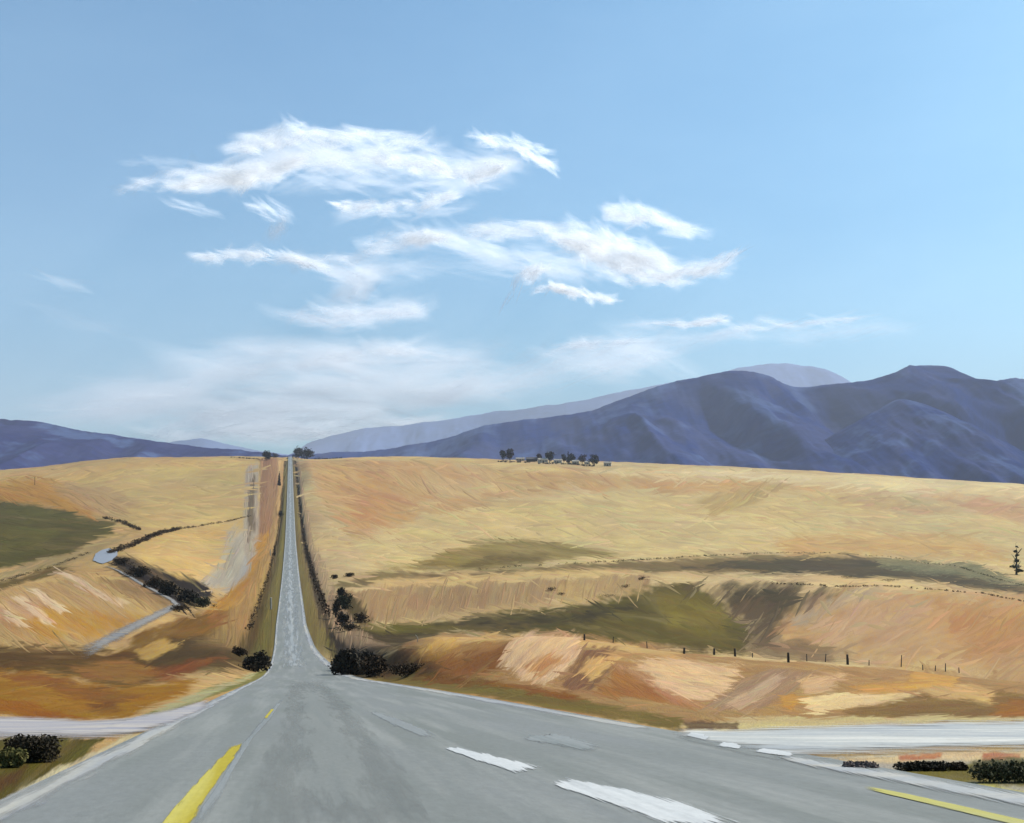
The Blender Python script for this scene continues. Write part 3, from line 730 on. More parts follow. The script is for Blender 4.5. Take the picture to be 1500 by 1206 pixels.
ridge("far_ridge", [(395, 672), (425, 661), (450, 646), (500, 632), (560, 622), (640, 615), (700, 608), (780, 599), (850, 587), (900, 575), (960, 565), (1010, 558), (1060, 545), (1100, 537), (1150, 531), (1200, 535), (1240, 549), (1270, 562), (1400, 610)],
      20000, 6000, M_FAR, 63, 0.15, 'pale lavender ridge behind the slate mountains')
# low plain between the fields and the mountains
pl = MB().add([(-24000, 3800, -60), (24000, 3800, -60), (24000, 26000, -60), (-24000, 26000, -60)], [(0, 1, 2, 3)])
tag(pl.build("plain", simple_mat("hazy_plain", (0.05, 0.06, 0.10), (0.07, 0.08, 0.12), 0.002, 1, 0)), 'dark plain at the foot of the mountains', None, None, 'structure')

# ------------------------------------------------------------------ haze
hz = MB().box(-24500, 24500, -3000, 27000, -135, 3120).build("haze", bpy.data.materials.new("haze_air"))
hz['kind'] = 'stuff'
m = hz.data.materials[0]; m.use_nodes = True
n_ = m.node_tree.nodes; n_.remove(n_["Principled BSDF"])
pv = n_.new("ShaderNodeVolumePrincipled")
pv.inputs['Color'].default_value = (0.86, 0.90, 1.0, 1)
pv.inputs['Density'].default_value = 4.9e-5
m.node_tree.links.new(pv.outputs[0], n_["Material Output"].inputs['Volume'])

# ------------------------------------------------------------------ clouds
def cloud_mat():
    m, n, l, b = nodes_of("cloud_vapour")
    n.remove(b)
    uv = attr(n, 'stroke').outputs['Vector']      # x along, y across, z seed
    par = attr(n, 'Col').outputs['Color']         # r opacity, g warmth
    sx = n.new("ShaderNodeSeparateXYZ"); l.new(uv, sx.inputs[0])
    sc = n.new("ShaderNodeSeparateColor"); l.new(par, sc.inputs[0])
    br = noise_node(n, l, uv, 1.0, 4, 0.65, (1.2, 2.6, 17.0))
    blot = noise_node(n, l, uv, 1.0, 3, 0.6, (3.0, 2.0, 9.0))
    def math_(op, a, bb):
        q = n.new("ShaderNodeMath"); q.operation = op
        for i, v in enumerate((a, bb)):
            if isinstance(v, (int, float)): q.inputs[i].default_value = v
            else: l.new(v, q.inputs[i])
        return q.outputs[0]
    def bell(v):                                  # 1 at the middle, 0 at both ends of -1..1
        return math_('SUBTRACT', 1.0, math_('POWER', math_('ABSOLUTE', v, 0), 2.0))
    shape = math_('MULTIPLY', bell(sx.outputs[0]), bell(sx.outputs[1]))
    tex = maprange(n, l, math_('ADD', math_('MULTIPLY', br, 0.7), math_('MULTIPLY', blot, 0.3)), 0.30, 0.62, 0, 1)
    a = math_('MULTIPLY', math_('MULTIPLY', shape, tex), sc.outputs[0])
    colr = mixc(n, l, sc.outputs[1], (0.98, 0.98, 0.99), (0.99, 0.97, 0.945))
    df = n.new("ShaderNodeBsdfDiffuse"); tl = n.new("ShaderNodeBsdfTranslucent"); tr = n.new("ShaderNodeBsdfTransparent")
    l.new(colr, df.inputs[0]); l.new(colr, tl.inputs[0])
    m1 = n.new("ShaderNodeMixShader"); m1.inputs[0].default_value = 0.8; l.new(df.outputs[0], m1.inputs[1]); l.new(tl.outputs[0], m1.inputs[2])
    m2 = n.new("ShaderNodeMixShader"); l.new(a, m2.inputs[0]); l.new(tr.outputs[0], m2.inputs[1]); l.new(m1.outputs[0], m2.inputs[2])
    l.new(m2.outputs[0], n["Material Output"].inputs['Surface'])
    return m
CLOUD = cloud_mat()
DECK = 3450.0
def deck(px, py, alt):
    Y = alt * FPX / (VH - py); return np.array([(px - CX) * Y / FPX, Y, alt])

def cloud(strokes, label, seed, group='clouds in the blue sky'):
    """many small drifting wisps of vapour spread through a flat layer of air
       stroke: (course, half width, opacity, count, length, wisp width, warmth)"""
    r = np.random.default_rng(seed); V, S, C, Fc = [], [], [], []; nb = 0
    NX, NY = 6, 3
    for pts, hw, op, cnt, ln, wd, warm in strokes:
        cnt, op, wd = (int(cnt * .62) + 3, min(op * 0.95, .9), wd * 1.25) if wd < 18 else (int(cnt * .4), op * 1.5, wd)
        P = np.array(pts, float); seg = np.hypot(*np.diff(P, axis=0).T); cum = np.concatenate([[0], np.cumsum(seg)])
        for q in range(cnt):
            t = r.uniform(0, cum[-1]); k = min(np.searchsorted(cum, t, 'right') - 1, len(seg) - 1)
            f = (t - cum[k]) / seg[k]; tan = (P[k + 1] - P[k]) / seg[k]
            taper = 1 - 0.75 * abs(2 * t / cum[-1] - 1) ** 2.5
            off = r.normal(0, 0.45) * hw * taper
            p = P[k] * (1 - f) + P[k + 1] * f + np.array([-tan[1], tan[0]]) * off
            p[0] += r.normal(0, 4); a = r.normal(0, 0.22)
            tan = np.array([tan[0] * math.cos(a) - tan[1] * math.sin(a), tan[0] * math.sin(a) + tan[1] * math.cos(a)])
            L = ln * r.uniform(0.5, 1.5) / 2; Wd = wd * r.uniform(0.7, 2.6) / 2
            alt = DECK + r.normal(0, 22)
            py = min(p[1], 640.0)
            c = deck(p[0], py, alt); sc = c[1] / FPX
            ax = np.array([tan[0], 0, -tan[1]]) * L * sc; ax[1] = r.normal(0, .5) * L * sc
            tl = r.uniform(0.01, 0.22)
            el = (VH - py) / FPX
            up = np.array([0, math.cos(tl), -math.sin(tl)]) if r.random() < .5 else np.array([0, math.cos(tl), math.sin(tl)])
            vis = abs(-up[2] + up[1] * el) if up[2] < 0 else abs(up[2] - up[1] * el)
            up = up * min(Wd * sc / max(vis, 0.12), Wd * sc * 5)
            bend = r.normal(0, 0.25)
            sd_ = r.uniform(0, 100)
            for i in range(NX + 1):
                for j in range(NY + 1):
                    x, y = i / NX * 2 - 1, j / NY * 2 - 1
                    V.append(c + ax * x + up * (y + bend * (x * x))); S.append((x, y, sd_))
                    C.append((op * r.uniform(.95, 1), warm, 0, 1))
            for i in range(NX):
                for j in range(NY):
                    b0 = nb + i * (NY + 1) + j; Fc.append((b0, b0 + 1, b0 + NY + 2, b0 + NY + 1))
            nb += (NX + 1) * (NY + 1)
    o = mesh_obj("cloud", np.array(V), np.array(Fc), CLOUD, None, True, {'stroke': ('FLOAT_VECTOR', np.array(S)), 'Col': ('FLOAT_COLOR', np.array(C))})
    return tag(o, label, 'cloud', group)

cloud([([(250, 272), (330, 264), (400, 247), (450, 232)], 14, .75, 90, 55, 9, 1),
       ([(345, 218), (420, 192), (470, 203), (540, 204), (630, 214)], 15, .5, 110, 50, 8, .6),
       ([(300, 262), (430, 226), (520, 234), (600, 232), (680, 246), (740, 242)], 22, .36, 190, 75, 10, .5),
       ([(540, 232), (640, 245), (690, 262), (735, 244)], 10, .8, 70, 40, 7, .8),
       ([(350, 222), (420, 208), (440, 200)], 9, .8, 30, 30, 7, .8),
       ([(430, 260), (560, 268), (700, 272)], 16, .22, 60, 90, 8, .2)],
      'largest upper white cloud, a long flat arch of wisps', 1)
cloud([([(490, 300), (560, 304), (620, 296), (668, 284)], 8, .75, 60, 40, 6, .8), ([(500, 315), (600, 312), (700, 300)], 12, .25, 40, 60, 6, .3)],
      'thin bright streak hanging just under the long arched cloud', 2)
cloud([([(705, 203), (760, 216), (812, 248)], 8, .6, 45, 36, 5, .8), ([(740, 200), (800, 222)], 8, .45, 20, 30, 5, .8)],
      'small slanting wisp off the right end of the arched cloud', 3)
cloud([([(178, 280), (220, 264), (290, 246)], 6, .4, 40, 36, 6, .3), ([(180, 240), (260, 238)], 6, .12, 12, 40, 5, .3)], 'faint small wisp off the left end of the arched cloud', 4)
cloud([([(372, 302), (412, 316), (400, 342)], 12, .4, 40, 34, 7, .3), ([(255, 298), (310, 312)], 9, .25, 22, 40, 5, .2)],
      'ragged faint puff below the left half of the arched cloud', 5)
cloud([([(700, 342), (780, 338), (850, 350), (920, 372), (990, 402), (1058, 388)], 20, .6, 170, 62, 10, .8),
       ([(890, 312), (950, 318), (1020, 346)], 16, .5, 80, 45, 8, .4), ([(830, 352), (880, 380), (940, 402), (1000, 412)], 16, .7, 90, 46, 8, 1),
       ([(742, 442), (760, 408), (800, 392)], 8, .8, 40, 30, 8, .9), ([(1020, 402), (1076, 372)], 11, .6, 45, 28, 7, .8),
       ([(650, 350), (740, 376), (830, 400)], 24, .2, 90, 85, 9, .2), ([(700, 372), (800, 376), (900, 400)], 16, .25, 50, 70, 8, .4)],
      'broad bright white cloud right of the middle of the sky', 6)
cloud([([(806, 420), (850, 431), (905, 443)], 6, .85, 55, 32, 6, .9), ([(780, 430), (820, 415)], 4, .4, 14, 24, 4, .9)], 'short bright dash of cloud below the broad white cloud', 7)
cloud([([(296, 378), (380, 373), (430, 378), (475, 394)], 8, .6, 75, 38, 7, .8), ([(440, 388), (520, 372), (600, 352), (655, 347)], 13, .4, 90, 55, 8, .5),
       ([(600, 350), (650, 346)], 7, .75, 24, 28, 8, .9), ([(470, 396), (545, 408), (500, 440)], 22, .3, 80, 55, 10, .4), ([(430, 467), (520, 462), (620, 455)], 13, .42, 80, 75, 10, .4),
       ([(520, 400), (660, 392), (740, 385)], 18, .14, 50, 90, 9, .1)],
      'loose white cloud trailing down left of the middle', 8)
cloud([([(955, 473), (1010, 476), (1056, 468)], 5, .75, 40, 34, 5, .9), ([(920, 480), (1000, 470)], 9, .2, 20, 50, 6, .4)], 'tiny bright cloud low over the mountains', 9)
cloud([([(1070, 482), (1160, 476), (1258, 467)], 6, .4, 45, 55, 5, .7), ([(1060, 495), (1200, 488), (1320, 480)], 12, .12, 40, 90, 9, .3)], 'long thin streak of cloud above the sharp summit', 10)
cloud([([(820, 508), (900, 503), (936, 497)], 6, .45, 40, 45, 6, .7), ([(790, 520), (950, 505), (1080, 490)], 14, .2, 60, 100, 10, .4)], 'thin pale streak of cloud low above the left mountain flank', 11)
cloud([([(440, 535), (540, 512), (620, 516)], 13, .32, 70, 70, 10, .9), ([(300, 540), (480, 530), (680, 530)], 34, .18, 140, 150, 24, .6),
       ([(120, 600), (300, 575), (480, 570), (660, 575)], 38, .20, 200, 170, 26, .6), ([(640, 575), (800, 548), (960, 520)], 28, .2, 120, 150, 20, .4),
       ([(300, 610), (420, 600), (560, 600)], 22, .26, 120, 130, 18, .6), ([(240, 638), (430, 630), (640, 622)], 18, .38, 170, 120, 18, .9)], 'wide milky veil of cloud low over the end of the road', 12)
cloud([([(50, 402), (110, 418), (125, 424)], 9, .11, 26, 45, 7, .2), ([(60, 450), (160, 480)], 18, .05, 20, 80, 14, .1)], 'very faint wisp alone at the left of the sky', 13)

# ------------------------------------------------------------------ foliage
def leaf_mat(name, c1, c2):
    m, n, l, b = nodes_of(name)
    v = attr(n, 'Col').outputs['Color']
    sc = n.new("ShaderNodeSeparateColor"); l.new(v, sc.inputs[0])
    l.new(mixc(n, l, sc.outputs[0], c1, c2), b.inputs['Base Color'])
    b.inputs['Roughness'].default_value = 0.8; b.inputs['Specular IOR Level'].default_value = 0.15
    return m
LEAF_DARK = leaf_mat("dark_leaves", (0.012, 0.009, 0.006), (0.050, 0.038, 0.020))
LEAF_RUST = leaf_mat("rusty_leaves", (0.020, 0.010, 0.008), (0.070, 0.034, 0.026))
LEAF_BROWN = leaf_mat("brown_scrub", (0.018, 0.010, 0.005), (0.070, 0.042, 0.018))
LEAF_OLIVE = leaf_mat("olive_leaves", (0.050, 0.046, 0.012), (0.150, 0.130, 0.040))
LEAF_SAGE = leaf_mat("dull_olive_scrub", (0.026, 0.026, 0.012), (0.085, 0.080, 0.036))
LEAF_MAUVE = leaf_mat("mauve_scrub", (0.10, 0.075, 0.065), (0.22, 0.17, 0.15))
BARK = simple_mat("bark", (0.05, 0.035, 0.025), (0.025, 0.018, 0.012), 6)

def leaves(lobes, n, size, seed, box=False):
    """leaf faces through the volume of the lobes (cx,cy,cz,rx,ry,rz)"""
    r = np.random.default_rng(seed)
    L = np.array(lobes, float); vol = L[:, 3] * L[:, 4] * L[:, 5]; k = r.choice(len(L), n, p=vol / vol.sum())
    if box: p = r.uniform(-1, 1, (n, 3)); p *= 1 - 0.1 * r.random((n, 1))
    else:
        p = r.normal(size=(n, 3)); p /= np.linalg.norm(p, axis=1)[:, None]; p *= (r.random((n, 1)) ** 0.42)
        p *= 1 + 0.16 * np.sin(3.1 * p[:, [1, 2, 0]] * 2 + seed)
    c = L[k, :3] + p * L[k, 3:]
    a = r.normal(size=(n, 3)); a /= np.linalg.norm(a, axis=1)[:, None]
    b = np.cross(a, r.normal(size=(n, 3))); b /= np.linalg.norm(b, axis=1)[:, None]
    s = size * r.uniform(0.6, 1.5, (n, 1))
    V = np.stack([c - a * s, c + b * s * .55, c + a * s, c - b * s * .55], 1).reshape(-1, 3)
    sh = np.repeat(np.clip(r.random(n) * 0.75 + 0.25 * r.random(n), 0, 1), 4)
    return V, np.arange(4 * n).reshape(n, 4), np.stack([sh, sh, sh, np.ones_like(sh)], 1)

def crown(name, lobes, n, size, seed, mat, parent, box=False):
    V, f, c = leaves(lobes, n, size, seed, box)
    return mesh_obj(name, V, f, mat, parent, False, {'Col': ('FLOAT_COLOR', c)})

def tree(name, pos, h, w, label, cat, group=None, mat=None, n=900, seed=1, shape='round', trunk=0.3, lean=0.0):
    t = empty(name, pos, label, cat, group)
    r = random.Random(seed)
    b = MB(); th = h * (0.75 if shape != 'spire' else 0.9)
    b.tube([(0, 0, -0.4), (lean * h * .2, 0, h * .25), (lean * h * .5, 0, h * .5), (lean * h, 0, th)], [h * .032, h * .024, h * .016, h * .006])
    for q in range(5):
        a = r.uniform(0, 6.28); z0 = h * r.uniform(trunk, .55)
        b.tube([(lean * z0, 0, z0), (math.cos(a) * w * .22, math.sin(a) * w * .22, z0 + h * .13), (math.cos(a) * w * .36, math.sin(a) * w * .36, z0 + h * .2)], [h * .012, h * .008, h * .003], 5)
    b.build('trunk', BARK, t)
    lob = []
    if shape == 'round':
        for q in range(7):
            a = q * 2.4 + r.random(); z = h * r.uniform(trunk + .16, .86); k = r.uniform(.1, .26) * w
            lob.append((lean * z + math.cos(a) * k, math.sin(a) * k, z, w * r.uniform(.18, .32), w * r.uniform(.18, .3), h * r.uniform(.10, .19)))
        lob.append((lean * h * .7, 0, h * (.5 + trunk * .5), w * .34, w * .34, h * (.46 - trunk * .5)))
    elif shape == 'spire':
        for q in range(6):
            z = h * (.12 + .15 * q); k = w * .5 * (1 - q / 7.0)
            lob.append((r.uniform(-.05, .05) * w, 0, z, k, k, h * .13))
    else:                                         # sparse tiers
        for q in range(9):
            z = h * r.uniform(.1, .95); k = w * .5 * (1.05 - z / h)
            lob.append((r.uniform(-.6, .6) * k, r.uniform(-.4, .4) * k, z, max(k * .55, .2), max(k * .5, .2), h * .035))
    crown('crown', lob, n, h * (.05 if shape != 'spire' else .035), seed, mat or LEAF_DARK, t)
    return t

def shrub(name, pos, h, w, label, cat='shrub', group=None, mat=None, n=700, seed=1, leaf=None, d=None, lobes=None, box=False, rz=0):
    t = empty(name, pos, label, cat, group, rz)
    r = random.Random(seed); b = MB(); d = d or w * .8
    for q in range(5):
        a = r.uniform(0, 6.28)
        b.tube([(0, 0, -0.05 * h), (math.cos(a) * w * .12, math.sin(a) * d * .12, h * .3), (math.cos(a) * w * .28, math.sin(a) * d * .28, h * .7)], [h * .03, h * .02, h * .008], 5)
    b.build('stem', BARK, t)
    if lobes is None:
        lobes = [(r.uniform(-.3, .3) * w, r.uniform(-.3, .3) * d, h * r.uniform(.3, .72), w * r.uniform(.16, .3), d * r.uniform(.16, .3), h * r.uniform(.18, .3)) for q in range(8)]
        lobes.append((0, 0, h * .36, w * .42, d * .42, h * .38))
        for q in range(6):
            a = r.uniform(0, 6.28); k = r.uniform(.42, .68)
            lobes.append((math.cos(a) * w * k, math.sin(a) * d * k, h * r.uniform(.08, .3), w * r.uniform(.08, .2), d * .14, h * r.uniform(.08, .24)))
    crown('foliage', lobes, n, leaf or min(h, w) * .07, seed, mat or LEAF_DARK, t, box)
    return t

def hedge(name, px_pts, h, w, label, group=None, mat=None, n=3000, seed=1, gap=0.0, cat='hedge', world_pts=None):
    P = world_pts or [at(*p) for p in px_pts]
    r = random.Random(seed); lob = []
    for i in range(len(P) - 1):
        L = (P[i + 1] - P[i]).length; m = min(max(2, int(L / (w * .9))), 90)
        for q in range(m):
            if r.random() < gap: continue
            p = P[i].lerp(P[i + 1], (q + r.random()) / m); z = hgt(p.x, p.y)
            hh = h * r.uniform(.45, 1.15)
            lob.append((p.x - P[0].x + r.uniform(-.3, .3) * w, p.y - P[0].y + r.uniform(-.3, .3) * w, z + hh * .45 - P[0].z, max(w * .6, L / m * .55) * r.uniform(.7, 1.2), w * .5, hh * .55))
    o = crown(name, lob, n, h * .16, seed, mat or LEAF_DARK, None)
    o.location = P[0]
    return tag(o, label, cat, group)

def wpx(px, p): return px * p.y / FPX             # width in metres of a span of columns at a point

# farmstead on the crest of the right hand hill
WALL = simple_mat("whitewash", alb(226, 216, 200), alb(196, 184, 166), 0.6)
ROOF = simple_mat("old_roof_sheet", (0.10, 0.085, 0.075), (0.05, 0.04, 0.036), 0.8)
DARKW = simple_mat("dark_opening", (0.02, 0.018, 0.016), (0.03, 0.026, 0.02), 2, bump=0)
def farmhouse(px, py, wpix, hpix, label, seed, roof=ROOF):
    p = at(px, py); w, h = wpx(wpix * .9, p), wpx(hpix * .85, p); d = w * .7
    t = empty("farmhouse", p, label, "house", "white farm buildings on the crest", 0.15 * ((seed % 3) - 1))
    MB().box(-w / 2, w / 2, -d / 2, d / 2, -2.0, h * .66).build('wall', WALL, t)
    r = MB(); e = w * .04; z0, z1 = h * .66, h
    r.add([(-w / 2 - e, -d / 2 - e, z0 - .1), (w / 2 + e, -d / 2 - e, z0 - .1), (w / 2 + e, d / 2 + e, z0 - .1), (-w / 2 - e, d / 2 + e, z0 - .1), (-w / 2 - e, 0, z1), (w / 2 + e, 0, z1)],
          [(0, 1, 5, 4), (2, 3, 4, 5), (0, 4, 3), (1, 2, 5), (3, 2, 1, 0)])
    rf = r.build('roof', roof, t)
    MB().box(w * .24, w * .34, -w * .06, w * .06, h * .7, h * 1.12).build('chimney', WALL, rf)
    MB().box(-w * .07, w * .07, -d / 2 - .08, -d / 2 + .05, 0, h * .42).build('door', DARKW, t)
    for x in (-.3, .3):
        MB().box(w * (x - .045), w * (x + .045), -d / 2 - .08, -d / 2 + .05, h * .22, h * .46).build('window', DARKW, t)
    return t
PALE_ROOF = simple_mat("pale_roof_sheet", alb(206, 198, 186), alb(170, 160, 148), 0.8)
farmhouse(762, 675.5, 14, 6, 'white farmhouse between the two leftmost trees and the low shed', 1, PALE_ROOF)
farmhouse(795, 678, 15, 8, 'wide white farmhouse left of the tall dark round tree', 2, PALE_ROOF)
farmhouse(817.5, 678.5, 13, 7, 'white farmhouse between the dark round tree and the spire tree', 3, PALE_ROOF)
farmhouse(843, 680, 11, 7, 'small white farmhouse right of the spire tree', 4, PALE_ROOF)
farmhouse(860, 680.5, 8, 6, 'smallest white farmhouse close left of the last dark tree', 5, PALE_ROOF)
farmhouse(890, 683, 12, 8, 'white farmhouse standing alone at the right end of the trees', 6, PALE_ROOF)
GT = 'dark trees round the farm on the crest'
p = at(780, 677)
def shed():
    p = at(779, 676.5); w = wpx(16, p); h = wpx(7, p)
    t = empty("shed", p, 'low dark roofed shed between white farmhouses', 'shed', None)
    MB().box(-w / 2, w / 2, -w * .25, w * .25, -2, h * .55).build('wall', BARK, t)
    MB().add([(-w * .54, -w * .3, h * .53), (w * .54, -w * .3, h * .53), (w * .54, w * .3, h), (-w * .54, w * .3, h), (-w * .54, -w * .3, h * .45), (w * .54, -w * .3, h * .45), (w * .54, w * .3, h * .9), (-w * .54, w * .3, h * .9)],
             [(0, 1, 2, 3), (7, 6, 5, 4), (0, 4, 5, 1), (1, 5, 6, 2), (2, 6, 7, 3), (3, 7, 4, 0)]).build('roof', ROOF, t)
shed()
for (px, py, w, h, lab, mat, shp, sd_) in [
        (737, 675.5, 8, 13, 'dark oval tree, leftmost at the farm on the crest', LEAF_DARK, 'round', 3),
        (747, 675.5, 10, 15, 'taller rusty brown tree, second from the left at the farm', LEAF_RUST, 'round', 4),
        (790, 676.5, 8, 10, 'small rusty tree beside the low dark shed', LEAF_RUST, 'round', 5),
        (805, 678, 11, 14, 'tall dark round tree between two white farmhouses', LEAF_DARK, 'round', 6),
        (826, 678, 7, 10, 'dark slim tree just left of the spire tree', LEAF_DARK, 'round', 7),
        (832.5, 678, 4, 13, 'narrow dark spire tree in the middle of the farm', LEAF_DARK, 'spire', 8),
        (838, 678, 8, 11, 'dark bushy tree just right of the spire tree', LEAF_DARK, 'round', 9),
        (853, 679.5, 11, 11, 'rusty dark tree between the two small white farmhouses', LEAF_RUST, 'round', 10),
        (871, 683, 13, 14, 'dark round tree, rightmost and largest at the farm', LEAF_DARK, 'round', 11)]:
    p = at(px, py); tree("farm_tree", p, wpx(h * 1.3, p), wpx(w * 1.5, p), lab, 'tree', GT, mat, 800, sd_, shp, 0.10)
hedge("farm_hedge", [(728, 677), (775, 678.5)], wpx(3.2, at(750, 677)), 5, 'low dark hedge under the two leftmost farm trees', None, LEAF_DARK, 900, 3)
hedge("farm_hedge", [(790, 680), (830, 680.5), (868, 683.5)], wpx(3.2, at(830, 680)), 5, 'long low dark hedge in front of the white farmhouses', None, LEAF_DARK, 1500, 4, 0.1)

# trees where the road meets the skyline
for (px, py, w, h, lab, sd_) in [(437, 671, 16, 14, 'dark rounded tree right of the road at the skyline', 21), (450, 671, 18, 15, 'broad dark tree, right of the skyline road and farther out', 22),
                                (391, 675, 14, 13, 'dark tree left of the road at the skyline', 23), (403, 671, 11, 6, 'low dark tree between the road and its taller left neighbour', 24)]:
    p = at(px, py); tree("crest_tree", p, wpx(h * 1.25, p), wpx(w * 1.35, p), lab, 'tree', 'dark trees at the end of the road', LEAF_DARK, 1100, sd_, 'round', 0.0)
hedge("skyline_hedge", [(455, 671.5), (480, 671.5), (500, 671)], wpx(3, at(470, 671)), 6, 'low dark hedge running right from the trees at the skyline', None, LEAF_DARK, 900, 6)
hedge("skyline_hedge", [(340, 671), (384, 674)], wpx(2.5, at(370, 672)), 5, 'low dark hedge running left from the trees at the skyline', None, LEAF_DARK, 700, 7, .1)

# beside the climbing road
def along(Y, off, side):
    d = (float(road_r(Y)) + off) if side > 0 else (float(road_l(Y)) - off)
    x = float(road_c(Y)) + d
    return Vector((x, Y, hgt(x, Y)))
hedge("roadside_hedge", None, 2.3, 2.0, 'dark ragged hedge along the right of the climbing road', None, LEAF_BROWN, 9000, 9, 0.0,
      world_pts=[along(y, 6.4, 1) for y in (300, 360, 430, 520, 640, 780, 950, 1150, 1400, 1700, 2050)])
hedge("roadside_hedge", None, 1.5, 1.5, 'broken brown hedge along the left of the climbing road', None, LEAF_BROWN, 4500, 10, 0.3,
      world_pts=[along(y, 6.6, -1) for y in (250, 300, 360, 430, 520, 640, 780, 950, 1150, 1400, 1700, 2050)])
p = at(409, 712); tree("poplar_tree", p, wpx(22, p), wpx(5, p), 'thin dark upright tree left of the climbing road, near the skyline', 'tree', None, LEAF_DARK, 600, 31, 'spire')
p = at(411, 757); shrub("roadside_bush", p, wpx(11, p), wpx(8, p), 'black rounded bush left of the climbing road, halfway up', 'bush', None, LEAF_DARK, 500, 32)
p = at(402, 814); tree("roadside_sapling", p, wpx(20, p), wpx(4, p), 'thin dark sapling left of the road below the black rounded bush', 'tree', None, LEAF_BROWN, 300, 33, 'spire')
GB = 'dark bushes where the road starts to climb'
for (px, py, w, h, lab, mat, sd_) in [
        (508, 990, 44, 48, 'large black bush right of the road where it starts to climb', LEAF_DARK, 41),
        (548, 990, 52, 36, 'broad brown black bush, right behind the large black bush', LEAF_BROWN, 42),
        (372, 984, 40, 32, 'black bush left of the road where it starts to climb', LEAF_DARK, 43),
        (525, 980, 76, 30, 'low wide black scrub between the road and the bank', LEAF_DARK, 45),
        (596, 990, 70, 22, 'low wide brown scrub at the left foot of the bank', LEAF_BROWN, 46),
        (382, 978, 26, 22, 'small black bush at the left road edge', LEAF_DARK, 47),
        (350, 962, 26, 16, 'low dark bush on the slope behind the left black bush', LEAF_BROWN, 44)]:
    p = at(px, py); shrub("roadside_bush", p, wpx(h, p), wpx(w, p), lab, 'bush', GB, mat, 1700, sd_, d=wpx(w, p) * .6)
GU_ = 'dark scrub at the left corner of the pale field'
for (px, py, w, h, lab, mat, sd_) in [
        (492, 905, 16, 34, 'tall black shrub, left corner of the ribbed tan field', LEAF_DARK, 51),
        (505, 892, 24, 24, 'olive shrub behind the tall black shrub by the tan field', LEAF_SAGE, 52),
        (500, 878, 16, 22, 'small black shrub at the top of the scrub by the tan field', LEAF_DARK, 57),
        (503, 918, 20, 26, 'second tall black shrub, just below the tallest by the tan field', LEAF_DARK, 58),
        (512, 924, 32, 14, 'low black shrub at the foot of the tall one by the tan field', LEAF_DARK, 53),
        (528, 912, 24, 16, 'brown shrub, rightmost by the corner of the tan field', LEAF_BROWN, 54),
        (490, 848, 12, 9, 'small brown shrub, left, above the corner of the tan field', LEAF_BROWN, 55),
        (512, 845, 16, 8, 'small brown shrub, right, above the corner of the tan field', LEAF_BROWN, 56)]:
    p = at(px, py); shrub("field_shrub", p, wpx(h, p), wpx(w, p), lab, 'shrub', GU_, mat, 900, sd_, d=wpx(w, p) * .5)

# little shrubs on the terraces
GS = 'small dark shrubs scattered on the terraces'
for (px, py, w, h, lab, sd_) in [(808, 866, 14, 10, 'small dark shrub in the middle of the ribbed tan field', 61), (822, 872, 12, 7, 'tiny dark shrub just right of the one in the tan field', 62),
                                 (916, 861, 14, 8, 'small dark shrub near the right end of the tan field', 63), (890, 874, 26, 6, 'flat dark shrub on the lower edge of the tan field', 64),
                                 (1240, 848, 26, 7, 'low dark shrub on the cream strip, left', 65), (1302, 852, 30, 7, 'low dark shrub on the cream strip, right', 66), (940, 850, 10, 9, 'greyish shrub at the end of the tan field', 67)]:
    p = at(px, py); shrub("terrace_shrub", p, wpx(h * .75, p), wpx(w * 1.25, p), lab, 'shrub', GS, LEAF_BROWN, 350, sd_, d=wpx(w, p) * .4)
p = at(1489, 842); tree("scraggly_tree", p, wpx(52, p), wpx(24, p), 'thin scraggly tree alone at the right edge of the fields', 'tree', None, LEAF_SAGE, 150, 71, 'sparse', 0.1)
hedge("terrace_hedge", [(700, 836), (860, 826), (1000, 817), (1130, 811), (1300, 816), (1400, 830), (1500, 858)], 1.3, 1.6, 'thin broken olive hedge along the foot of the yellow hill', None, LEAF_SAGE, 3500, 8, 0.45)
hedge("terrace_hedge", [(1130, 856), (1220, 860), (1330, 862), (1440, 870), (1500, 882)], 0.9, 1.0, 'broken brown hedge under the cream strip', None, LEAF_BROWN, 3200, 12, 0.35)

